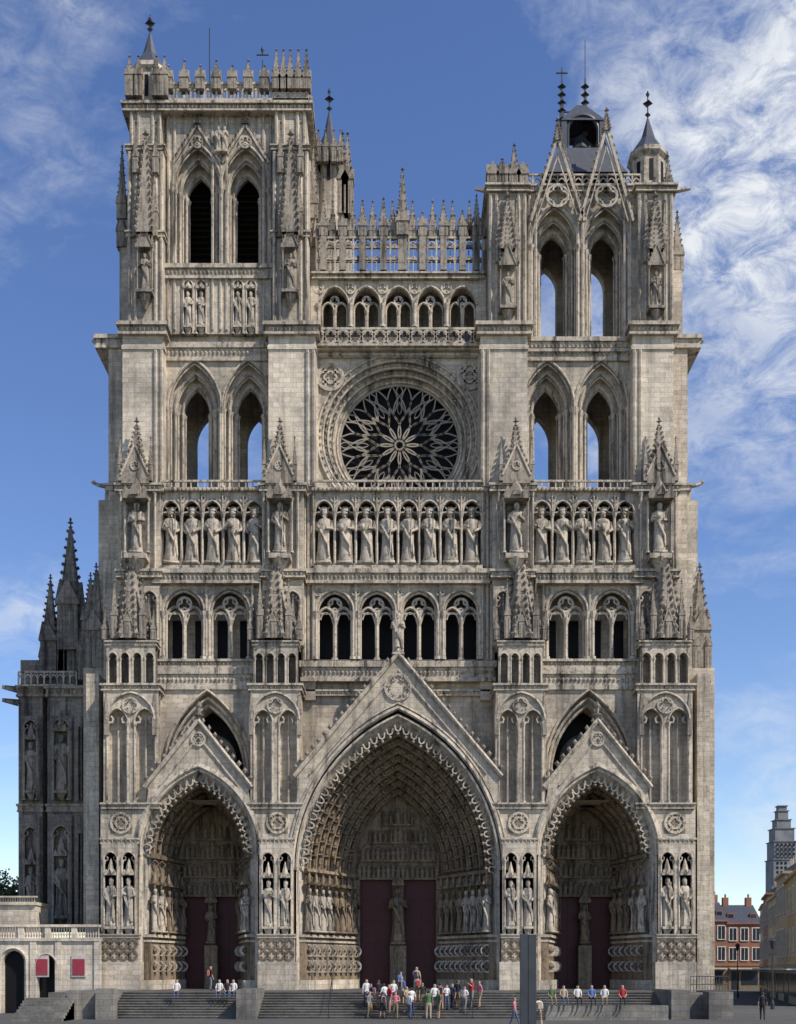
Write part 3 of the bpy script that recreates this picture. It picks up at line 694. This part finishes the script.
for a in(-1,1):
    for b in(-1,1): SL.box(x+a*1.45-.2,x+a*1.45+.2,y+b*1.1-.2,y+b*1.1+.2,zl-.3,Z(132,y))
for b in(-1.12,1.12): hood(SL,x,1.2,Z(142,y),1.1,y+b,.16,zl)
for a in(-1.45,1.45): tube(SL,[(x+a,y-1.1,Z(133,y)),(x+a,y+1.1,Z(133,y))],.15,4)
hip(SL,x,y,Z(133,y),1.7,1.35,2.0,.35,.2)
tube(IR,[(x,y,Z(137,y)),(x,y,Z(139,y)),(x,y,Z(145,y)),(x,y,Z(153,y)),(x,y,Z(155,y))],[.1,.45,.55,.85,.95],10)
for dx in(-1.45,.35):
    tube(IR,[(x+dx,y,Z(134,y)),(x+dx,y,Z(98,y)),(x+dx,y,Z(78,y))],[.28,.14,.06],4)
    for q in(128,120,111,103,95,87): knob(IR,x+dx,y,Z(q,y),.36,.16)
tube(IR,[(x-1.45,y,Z(112,y)),(x+.35,y,Z(112,y))],.06,4); tube(IR,[(x+.35,y,Z(80,y)),(x+.35,y,Z(40,y))],.035,4)
tube(IR,[(x-1.45,y,Z(68,y)),(x-1.45,y,Z(80,y))],.06,4); tube(IR,[(x-1.9,y,Z(73,y)),(x-1.0,y,Z(73,y))],.06,4)
for dx in(-2.4,2.4): tube(SL,[(x+dx,y-1.6,Z(186,y)),(x+dx*.6,y-1.1,Z(140,y))],.12,4)
turret(651,4.0,150,200,34,106,78)
# ---------------------------------------------------------------- nave body behind
DW.box(X(312,4),X(483,4),10,75,0,Z(420,4)); hip(SL,0,42,Z(420,4),6.2,32,9,.2,30)
W.box(X(103,9),X(312,9),9.4,9.9,0,Z(490,9)); W.box(X(483,9),X(692,9),9.4,9.9,0,Z(490,9))
W.box(X(103,6),X(115,6),1.2,9.6,0,Z(690,6)); W.box(X(680,6),X(692,6),1.2,9.6,0,Z(690,6))
for (p0,p1,y0) in((18,42,11),(47,74,10.2),(74,84,9.5)):
    bp(DW,p0,p1,690,930,y0,y0+6)  # side chapels: the shade thrown by the facade is in the stone colour
    blind(DW,p0+3,p1-3,716,800,1,y0-.5,y0-.02,728,1.2,p1-p0>12,PN)
    blind(DW,p0+3,p1-3,815,925,1,y0-.5,y0-.02,835,1.2,p1-p0>12,PN)
    cornice(PN,p0,p1,686,697,y0,.3,5); cornice(PN,p0,p1,804,812,y0,.2,5,False)
bp(DW,38,50,700,930,13,14)
bp(DW,20,76,660,688,11.5,16); opengal(18,76,672,686,10.5,6,.08)
for p,q,t,w in((70,640,515,1.7),(50,668,572,1.3),(62,662,590,1.0),(80,660,600,1.1),(90,640,572,1.1),(99,635,562,1.0),(84,668,610,.8),(44,672,620,.7),(57,672,610,.7)):
    yy=12 if p<82 else 9.5
    pinn(DW,X(p,yy),yy,Z(q,yy)-1,w,(Z(t,yy)-Z(q,yy))*.28+1,(Z(t,yy)-Z(q,yy))*.62,9)
bp(DW,42,100,640,700,13,17); bp(DW,58,82,606,660,11.5,14)
for q in(690,703): x=X(18,11); tube(PN,[(x,11,Z(q,11)),(x-1.2,10.6,Z(q,11)+.15)],[.3,.16],5)
for b in(W,C,P,L,DK,RD,SL,LV,IR,DW,KS,PS,TR,PN): b.done()
# ================================================================ ground, steps
M_PAV=stone('plaza_paving',(.17,.165,.155),(.08,.08,.08),.4,bw=2,bh=50)
gm=MB('ground',M_PAV); gm.quad((-900,-120,-1.6),(900,-120,-1.6),(900,1500,-1.6),(-900,1500,-1.6)); gm.done()
ST=MB('parvis_steps',M_STEP)
NS=10
for i in range(NS):
    xa,xb=X(112,-8),X(668,-8); zt=-.16*i; ya=-6-.4*(i+1); yb=-6-.4*i+(0 if i else 12)
    ST.box(xa,xb,ya+.05,yb,-1.6,zt-.05); ST.box(xa,xb,ya,yb,zt-.05,zt)
ST.done()
CH=empty('parvis_retaining_walls')
cw=MB('cheek_walls',stone('wall_stone',(.28,.265,.24),(.1,.1,.1),.5),CH)
cw.box(X(238,-10),X(257,-10),-11,-6.2,-1.65,.25); cw.box(X(60,-8),X(116,-8),-10.5,0,-1.65,.05)
cw.box(X(72,-10),X(82,-10),-11.2,-10.3,-1.65,.2); cw.box(X(100,-10),X(118,-10),-11.2,-10.3,-1.65,.3)
cw.box(X(664,-9),X(682,-9),-10.8,-6,-1.65,.2); cw.box(X(684,-9),X(728,-9),-9.5,4,-1.65,-.1); cw.box(X(704,-10),X(728,-10),-11,-9.6,-1.65,.1)
cw.box(X(543,-11),X(664,-11),-12,-11.5,-1.65,-.7)
for i in range(8): cw.box(X(20,-12),X(70,-12),-12.5-.35*i+1.2,-11.2,-1.65,-.25-.17*i)
cw.done()
def person_floor(y):
    if y>-6: return 0
    i=int((-6-y)/.4)
    return -.16*i if i<NS else -1.6
rl=MB('metal_railing',M_IRON)
for r_ in(.55,1.1): tube(rl,[(X(690,-3),-3,-.1+r_),(X(728,-3),-3,-.1+r_)],.03,5)
for i in range(14): tube(rl,[(X(690+i*2.9,-3),-3,-.1),(X(690+i*2.9,-3),-3,1.0)],.02,4)
rl.done()
hr=MB('stair_handrail',M_IRON)
for p in(330,470):
    x=X(p,-8); tube(hr,[(x,-6.2,.0),(x,-6.2,.9),(x,-10,-.6),(x,-10,-1.6)],.03,5); tube(hr,[(x,-8.1,-.9),(x,-8.1,.15)],.025,5)
hr.done()
tm=MB('information_totem',flat('dark_steel',(.055,.058,.065),.45,.2,2,.2))
yt=-38
xa=X(520,yt); xb=X(527.3,yt); xc=X(528.2,yt); xd=X(536,yt)
zt=Z(934,yt); tm.box(xa,xb,yt,yt+.25,-1.6,zt); tm.box(xc,xd,yt+.05,yt+.3,-1.6,zt-.02); tm.box(xa-.1,xd+.1,yt-.1,yt+.4,-1.6,-1.52); tm.done()
TB=empty('terrace_wall'); t1=MB('wall',M_LT,TB); t2=MB('balustrade',M_LT,TB); t3=MB('posters',flat('poster_red',(.30,.03,.05),.6),TB); t4=MB('openings',M_DK,TB); t5=MB('poster_frames',flat('poster_white',(.5,.46,.42),.6),TB)
y=-1.5; xs=X(-60,y),X(99,y)
panel(t1,X(-60,y),X(36,y),-1.6,Z(941,y),X(13,y),.75,Z(962,y),.8,-1.6,y,y+.5); t4.box(X(2,y),X(30,y),y+.45,y+.5,-1.6,Z(948,y))  # flat black panel paints the shade inside the gate arch
panel(t1,X(36,y),X(56,y),-1.6,Z(941,y),X(46,y),.62,Z(965,y),.7,-.9,y,y+.5); t4.box(X(37,y),X(54,y),y+.45,y+.5,-.9,Z(950,y))
hood(t1,X(13,y),.95,Z(962,y),1.0,y-.05,.12,-1.6); hood(t1,X(46,y),.75,Z(965,y),.8,y-.05,.08,-.9)
t1.box(X(56,y),xs[1],y,y+.5,-1.6,Z(941,y)); t1.box(xs[0],xs[1],y-.15,y+4,Z(941,y),Z(938,y)); t1.box(xs[0],xs[1],y-.12,y+.4,Z(927,y),Z(924.5,y))
for p in(33,58,97): t1.box(X(p,y)-.22,X(p,y)+.22,y-.1,y,-1.6,Z(941,y))
for i in range(60):
    x=xs[0]+(i+.5)*(xs[1]-xs[0])/60; z0=Z(938,y); z1=Z(927,y)
    if i%10==0: t2.box(x-.2,x+.2,y-.08,y+.35,z0,z1)
    else: tube(t2,[(x,y+.12,z0),(x,y+.12,z0+.1),(x,y+.12,z0+.25),(x,y+.12,z0+.5),(x,y+.12,z1)],[.09,.05,.085,.04,.07],6)
for p in(41,78): x=X(p,y-.1); t5.box(x-.5,x+.5,y-.08,y,Z(977,y),Z(955,y)); t3.box(x-.42,x+.42,y-.12,y-.083,Z(975,y),Z(959,y))
t1.box(X(-60,3),X(35,3),3,6,0,Z(905,3)); t1.box(X(-60,3),X(36,3),2.8,6.2,Z(905,3),Z(902,3))
for i in range(40): x=X(-60+i*2.4,3); tube(t2,[(x,3.1,Z(902,3)),(x,3.1,Z(897,3))],.06,4)
t1.box(X(-60,3),X(36,3),2.9,3.3,Z(897.5,3),Z(896,3))
for b in(t1,t2,t3,t4,t5): b.done()
# ================================================================ town on the right
def house(x0,y0,x1,y1,h,depth,wall,roofh=3.0,floors=3,nb=3):
    E=empty('townhouse'); mw=stone('render',wall,tuple(v*.55 for v in wall),.3,brick=False,bump=.1)
    a=MB('walls',mw,E); r=MB('roof',M_SL,E); wn=MB('windows',M_WIN,E); fr=MB('window_frames',flat('white_paint',(.7,.68,.62),.5),E); sh=MB('shopfront',flat('shop_paint',R.choice([(.05,.07,.06),(.12,.03,.03),(.05,.05,.09),(.2,.16,.1)]),.5),E)
    d=Vector((x1-x0,y1-y0,0)); ln=d.length; an=atan2(d.y,d.x)
    M=Matrix.Translation((x0,y0,-1.6))@Matrix.Rotation(an,4,'Z')
    a.box(0,ln,-depth,0,0,h,M); a.box(-.1,ln+.1,-depth-.1,.25,h,h+.25,M); a.box(0,ln,0,.12,3.5,3.75,M)
    r.add([(0,.2,h+.25),(ln,.2,h+.25),(ln,-depth/2,h+roofh),(0,-depth/2,h+roofh),(0,-depth,h+.25),(ln,-depth,h+.25)],[(0,1,2,3),(3,2,5,4),(0,3,4),(1,5,2)],M)
    for cxx in(.7,ln-.9): a.box(cxx-.4,cxx+.4,-depth/2-.5,-depth/2+.3,h+roofh-1,h+roofh+1.1,M); tube(a,[tuple(M@Vector((cxx,-depth/2,h+roofh+1.1))),tuple(M@Vector((cxx,-depth/2,h+roofh+1.6)))],.14,6)
    fh=(h-3.8)/(floors-1)
    for f in range(floors-1):
        for i in range(nb):
            c=(i+.5)*ln/nb; z=3.8+f*fh+.5
            wn.box(c-.5,c+.5,.0,.03,z,z+fh*.62,M); fr.box(c-.62,c-.5,0,.1,z-.1,z+fh*.62+.12,M); fr.box(c+.5,c+.62,0,.1,z-.1,z+fh*.62+.12,M)
            fr.box(c-.5,c+.5,0,.1,z+fh*.62,z+fh*.62+.12,M); fr.box(c-.5,c+.5,0,.14,z-.1,z,M); fr.box(c-.03,c+.03,.03,.07,z,z+fh*.62,M)
    for i in range(nb):
        c=(i+.5)*ln/nb
        if i%2==0: 
            a.box(c-.5,c+.5,-.9-depth*.08,-.5-depth*.05,h+.3,h+roofh*.55,M); wn.box(c-.35,c+.35,-.5-depth*.05,-.45-depth*.05,h+.6,h+roofh*.5,M)
    sh.box(.2,ln-.2,.0,.1,0,3.3,M); wn.box(.6,ln*.6,.1,.13,.7,2.7,M); wn.box(ln*.66,ln-.6,.1,.13,.05,2.7,M)
    fr.box(.2,ln-.2,.1,1.0,3.0,3.12,M)
    for b in(a,r,wn,fr,sh): b.done()
pts=[(33.0,12),(37.0,27),(39.2,36),(42.0,47),(45.0,58),(48.5,70)]
cols=[(.80,.63,.36),(.74,.60,.42),(.80,.68,.45),(.52,.30,.20),(.75,.64,.48)]
hs=[11.2,12.2,10.6,11.5,10.8]
for i in range(5):
    (xa_,ya_),(xb_,yb_)=pts[i],pts[i+1]
    house(xa_,ya_,xb_,yb_,hs[i],9,cols[i],R.uniform(2.5,3.6),3,4)
for i,(x,w_,hh,c_) in enumerate(((52.6,-5,9.5,(.35,.17,.12)),(47.6,-5,9.9,(.36,.2,.14)),(42.6,-5.5,8.6,(.45,.38,.29)),(37.1,-7,9,(.40,.31,.22)))):
    house(x,82,x+w_,82,hh,8,c_,3,3,3)
TP=empty('concrete_skyscraper'); tc=MB('tower_shaft',stone('concrete',(.26,.27,.29),(.12,.12,.13),.3,brick=False,bump=.1),TP); tw=MB('tower_windows',M_DK,TP)
yT=330; kk=k(yT); x=X(781,yT)
def lvl(w,q0,q1): tc.box(x-w/2*kk,x+w/2*kk,yT-w/2*kk,yT+w/2*kk,Z(q1,yT),Z(q0,yT))
for w,q0,q1 in((24,860,975),(22,842,860),(19,829,842),(14,820,829),(10,811,820),(8,806,811)): lvl(w,q0,q1); tc.box(x-(w/2+1)*kk,x+(w/2+1)*kk,yT-(w/2+1)*kk,yT+(w/2+1)*kk,Z(q0,yT)-.3,Z(q0,yT))
for i in range(24):
    q=845+i*4.5
    for j in range(5): tw.box(x+(-9+j*4)*kk,x+(-7+j*4)*kk,yT-12*kk-.15,yT-12*kk+.1,Z(q+2.3,yT),Z(q,yT))
tc.done(); tw.done()
def lamp(x,y,h):
    l=MB('street_lamp',M_IRON); z=-1.6
    tube(l,[(x,y,z),(x,y,z+.5),(x,y,z+.7),(x,y,z+h)],[.16,.14,.07,.045],8)
    tube(l,[(x,y,z+h),(x,y,z+h+.1),(x,y,z+h+.6),(x,y,z+h+.65),(x,y,z+h+.85)],[.05,.13,.24,.28,.04],6); tube(l,[(x-.3,y,z+h-.4),(x+.3,y,z+h-.4)],.03,4); l.done()
lamp(X(772,6),6,4.6); lamp(X(737,40),40,5)
# ================================================================ trees
M_LF=flat('foliage',(.08,.115,.03),.8,.6,.6); M_BK=flat('bark',(.08,.06,.045),.9)
def tree(x,y,z,h,r):
    E=empty('broadleaf_tree'); t=MB('trunk',M_BK,E); l=MB('crown',M_LF,E)
    tube(t,[(x,y,z),(x+.1,y,z+h*.4),(x,y,z+h*.7)],[.35,.22,.1],7)
    cs=[]
    for i in range(26):
        a=R.uniform(0,2*pi); e=R.uniform(-.5,1); q=r*R.uniform(.3,.95)
        c=Vector((x+q*cos(a)*cos(e),y+q*sin(a)*cos(e),z+h*.68+q*sin(e)*1.1)); cs.append(c)
        tube(t,[(x,y,z+h*.45),tuple(c)],[.1,.03],4)
    for c in cs:
        for j in range(170):
            v=Vector((R.gauss(0,1),R.gauss(0,1),R.gauss(0,1))).normalized()*r*.33*R.uniform(.5,1.1); p=c+v
            u=Vector((R.gauss(0,1),R.gauss(0,1),R.gauss(0,1))).normalized(); w=u.cross(v).normalized(); s_=.16
            l.add([tuple(p-u*s_),tuple(p+w*s_*.7),tuple(p+u*s_),tuple(p-w*s_*.7)],[(0,1,2,3)])
    t.done(); l.done()
tree(X(0,24),24,-1.6,13.0,3.6); tree(X(-42,20),20,-1.6,12,3.4)
# ================================================================ people
SKN=flat('skin',(.45,.27,.19),.6,.1); HR=[flat('hair_brown',(.05,.03,.018),.7),flat('hair_grey',(.3,.29,.28),.7),flat('hair_dark',(.015,.012,.01),.6),flat('hair_blond',(.3,.2,.09),.7)]
SHC={n:flat('cloth_'+n,c,.85,.2,8) for n,c in dict(white=(.7,.7,.68),navy=(.03,.04,.10),black=(.02,.02,.022),red=(.45,.03,.04),pink=(.55,.18,.22),blue=(.08,.18,.42),green=(.08,.16,.07),beige=(.42,.35,.25),grey=(.2,.2,.21),denim=(.07,.10,.18),khaki=(.2,.17,.1)).items()}
SHOE=flat('shoe_leather',(.04,.035,.03),.6)
def person(x,y,z,ang,top,bot,pose='stand',hair=0,h=1.7,shorts=False,pack=None,arm=0):
    sc=h/1.7; V=[];E=[];Rd=[];Lb=[]
    def v(p,r,par,lab):
        V.append(Vector(p));Rd.append(r);
        if par is not None: E.append((par,len(V)-1)); Lb.append((par,len(V)-1,lab))
        return len(V)-1
    st=R.uniform(.02,.12) if pose=='stand' else .28
    pel=v((0,0,.93),(.15,.11),None,'b')
    wa=v((0,0,1.08),(.135,.10),pel,'t'); ch=v((0,.0,1.28),(.165,.115),wa,'t'); up=v((0,.0,1.40),(.11,.09),ch,'t')
    nk=v((0,-.01,1.47),(.055,.055),up,'s'); hb=v((0,-.02,1.54),(.075,.085),nk,'s'); hd=v((0,-.01,1.62),(.08,.097),hb,'h'); v((0,.0,1.68),(.05,.06),hd,'h')
    v((0,-.115,1.575),(.013,.013),hb,'s')
    for s_ in(-1,1):
        v((s_*.088,0,1.585),(.014,.02),hb,'s')
        sh_=v((s_*.175,0,1.385),(.06,.06),up,'t')
        if arm==1 and s_==1: el=v((s_*.24,-.1,1.2),(.045,.045),sh_,'t'); wr=v((s_*.12,-.28,1.38),(.028,.028),el,'s')
        elif arm==2: el=v((s_*.25,.02,1.14),(.045,.045),sh_,'t'); wr=v((s_*.12,-.2,1.1),(.028,.028),el,'s')
        elif pose=='sit': el=v((s_*.23,-.05,1.12),(.045,.045),sh_,'t'); wr=v((s_*.14,-.30,1.0),(.028,.028),el,'s')
        else: el=v((s_*.23,.02+s_*st*.3,1.12),(.045,.045),sh_,'t'); wr=v((s_*.25,-.06+s_*st*.5,.88),(.028,.028),el,'s')
        d=(V[wr]-V[el]).normalized(); pm=v(tuple(V[wr]+d*.06),(.038,.02),wr,'s')
        side=Vector((0,1,0)) if pose!='sit' and arm!=1 else Vector((1,0,0))
        for f in range(4): 
            b=V[pm]+d*.03+side*(-.03+.02*f); q=v(tuple(b),(.009,.009),pm,'s'); v(tuple(b+d*(.04+.008*(f in(1,2)))+Vector((-s_*.012,0,0))),(.008,.008),q,'s')
        q=v(tuple(V[wr]+d*.04-side*.04),(.010,.010),pm,'s'); v(tuple(V[q]+d*.03-side*.012),(.009,.009),q,'s')
        lo='s' if shorts else 'b'
        if pose=='sit':
            hp=v((s_*.09,-.03,.90),(.09,.09),pel,'b'); kn=v((s_*.13,-.44,.93),(.062,.062),hp,'b'); an=v((s_*.12,-.50,.50),(.04,.04),kn,lo); v((s_*.12,-.66,.47),(.04,.03),an,'f')
        else:
            o=s_*st
            hp=v((s_*.095,0,.86),(.09,.095),pel,'b'); kn=v((s_*.105,-o*.5-.02,.48),(.06,.065),hp,'b'); an=v((s_*.11,-o,.07),(.04,.045),kn,lo); v((s_*.125,-o-.15,.035),(.042,.03),an,'f')
    me=bpy.data.meshes.new('person'); me.from_pydata([tuple(p) for p in V],E,[]); ob=bpy.data.objects.new('tmp',me); SC.collection.objects.link(ob)
    md=ob.modifiers.new('s','SKIN'); 
    for i,sv in enumerate(me.skin_vertices[0].data): sv.radius=Rd[i]; sv.use_root=(i==0)
    sb=ob.modifiers.new('u','SUBSURF'); sb.levels=1; sb.render_levels=1
    dg=bpy.context.evaluated_depsgraph_get(); m2=bpy.data.meshes.new_from_object(ob.evaluated_get(dg)); bpy.data.objects.remove(ob)
    mats=[SKN,SHC[top],SHC[bot],HR[hair],SHOE]+([SHC[pack]] if pack else []); m2.materials.clear()
    for q in mats: m2.materials.append(q)
    ix={'s':0,'t':1,'b':2,'f':4}
    for p in m2.polygons:
        c=p.center; best=9;lab='s'
        for a,b,l_ in Lb:
            A=V[a];B=V[b];d=B-A;t=max(0,min(1,(c-A).dot(d)/max(d.length_squared,1e-8))); e=(c-A-d*t).length-.5*(Rd[a][0]*(1-t)+Rd[b][0]*t)
            if e<best: best=e;lab=l_
        if c.z>1.49 or lab=='h': p.material_index=3 if (c.z>1.64 or c.y>.005) and c.z>1.5 else 0
        else: p.material_index=ix[lab]
        p.use_smooth=True
    if pack:
        import bmesh
        bm=bmesh.new(); bm.from_mesh(m2); r_=bmesh.ops.create_cube(bm,size=1,matrix=Matrix.Translation((0,.18,1.22))@Matrix.Diagonal((.28,.16,.42,1)))
        fs={f for v_ in r_['verts'] for f in v_.link_faces}
        for f in fs: f.material_index=5
        bmesh.ops.bevel(bm,geom=list({e for f in fs for e in f.edges}),offset=.05,segments=2,affect='EDGES'); bm.to_mesh(m2); bm.free()
    o=bpy.data.objects.new('person',m2); SC.collection.objects.link(o)
    o.location=(x,y,z-(.47*sc if pose=='sit' else 0)); o.rotation_euler=(0,0,ang); o.scale=(sc,)*3
    return o
tops=['white','navy','black','white','red','pink','blue','beige','white','grey','black','green','white','navy']
for i,(p,yy) in enumerate(((366,-8.4),(371,-9),(378,-8.6),(384,-9.0),(389,-9.4),(395,-10.6),(401,-8.2),(406,-9.2),(411,-9.8),(417,-7.8),(422,-8.8),(428,-11.5),(434,-9.3),(440,-9.0),(446,-8.9),(452,-8.8),(457,-8.6),(464,-9.2),(471,-8.6),(479,-8.6),(400,-7.0),(416,-6.6),(393,-8.6),(369,-9.9),(210,-3.5),(438,-10.5),(409,-10.9),(382,-10.2))):
    person(X(p,yy),yy-.1,person_floor(yy-.1),R.uniform(-1.2,1.2)+(pi if R.random()<.45 else 0),tops[i%14],R.choice(['denim','black','khaki','navy','beige','grey']),'stand',R.randrange(4),R.uniform(1.66,1.88),R.random()<.35,R.choice([None,None,'black','red','navy']),R.choice([0,0,1,2]))
for p,yy,c in((176,-8.05,'white'),(219,-8.05,'white'),(227,-8.05,'black'),(233,-8.05,'white')):
    person(X(p,yy),yy,-.16*5+.42,R.uniform(-.2,.2),c,'denim','sit',R.randrange(4))
for p,c in((551,'green'),(563,'beige'),(577,'white'),(591,'blue'),(604,'white'),(622,'red')):
    person(X(p,-11.7),-11.7,-.7,R.uniform(-.2,.2),c,R.choice(['denim','black','khaki']),'sit',R.randrange(4),1.72)
person(X(762,-12),-12,-1.6,2.8,'black','black','walk',2,1.72)
person(X(538,-22),-22,-1.6,3.3,'white','khaki','walk',0,1.7,True,'beige'); person(X(514,-20),-20,-1.6,1.2,'pink','denim','walk',3,1.6)
# ================================================================ light, sky, camera
sd=Vector((.62,-.44,.84)).normalized()
el=math.asin(sd.z); rot=atan2(sd.x,sd.y)
sl=bpy.data.lights.new('sun','SUN'); sl.energy=5.0; sl.angle=radians(.53); sl.color=(1,.92,.81)
so=bpy.data.objects.new('sun',sl); so.rotation_euler=sd.to_track_quat('Z','Y').to_euler(); SC.collection.objects.link(so)
w=bpy.data.worlds.new('World'); SC.world=w; w.use_nodes=True; nt=w.node_tree; bg=nt.nodes['Background']; Lk=nt.links.new
sk=N(nt,'ShaderNodeTexSky'); sk.sky_type='NISHITA'; sk.sun_disc=False; sk.sun_elevation=el; sk.sun_rotation=rot; sk.air_density=1.0; sk.dust_density=.1; sk.ozone_density=2.0
hsv=N(nt,'ShaderNodeHueSaturation'); hsv.inputs['Hue'].default_value=.512; hsv.inputs['Saturation'].default_value=1.15; hsv.inputs['Value'].default_value=1.4; Lk(sk.outputs[0],hsv.inputs['Color'])
tc_=N(nt,'ShaderNodeTexCoord'); mp=N(nt,'ShaderNodeMapping'); mp.inputs['Scale'].default_value=(1.7,1.7,3.0); mp.inputs['Rotation'].default_value=(0,.5,0); mp.inputs['Location'].default_value=(3.1,0,1.3)
Lk(tc_.outputs['Generated'],mp.inputs['Vector'])
c1=N(nt,'ShaderNodeTexNoise',Scale=1.8,Detail=12,Roughness=.6,Distortion=.4); Lk(mp.outputs[0],c1.inputs['Vector'])
c2=N(nt,'ShaderNodeTexNoise',Scale=16.0,Detail=10,Roughness=.7,Distortion=.5); Lk(mp.outputs[0],c2.inputs['Vector'])
def blobmask(d,rad):
    v=Vector(d).normalized(); vm=N(nt,'ShaderNodeVectorMath',operation='DISTANCE'); Lk(tc_.outputs['Generated'],vm.inputs[0]); vm.inputs[1].default_value=v
    return ramp(nt,vm.outputs['Value'],[(0,g(1)),(rad,g(0))])
b1=blobmask((.34,1,.70),.27); b2=blobmask((.36,1,.15),.14)
def mth(op,a,b):
    n=N(nt,'ShaderNodeMath',operation=op)
    for i,v in enumerate((a,b)):
        if hasattr(v,'is_output'): Lk(v,n.inputs[i])
        else: n.inputs[i].default_value=v
    return n.outputs[0]
tot=mth('ADD',mth('ADD',c1.outputs[0],mth('MULTIPLY',b1,.34)),mth('MULTIPLY',b2,.28))
ms=ramp(nt,tot,[(.52,g(0)),(.80,g(1))]); md=ramp(nt,c2.outputs[0],[(.36,g(.15)),(.60,g(1))])
mk=mix(nt,'MULTIPLY',1.0,ms,md)
col=mix(nt,'MIX',mk,hsv.outputs[0],(7.2,7.5,7.9,1))
Lk(col,bg.inputs['Color']); bg.inputs['Strength'].default_value=.115
cam=bpy.data.cameras.new('camera'); co=bpy.data.objects.new('camera',cam); SC.collection.objects.link(co); SC.camera=co
co.location=(0,-D,CZ); co.rotation_euler=(radians(90),0,0)
cam.sensor_fit='VERTICAL'; cam.sensor_height=24; cam.lens=F/1024*24; cam.shift_y=(H-512)/1024; cam.clip_end=5000; cam.clip_start=.1
SC.view_settings.view_transform='Standard'; SC.view_settings.look='None'; SC.view_settings.exposure=0
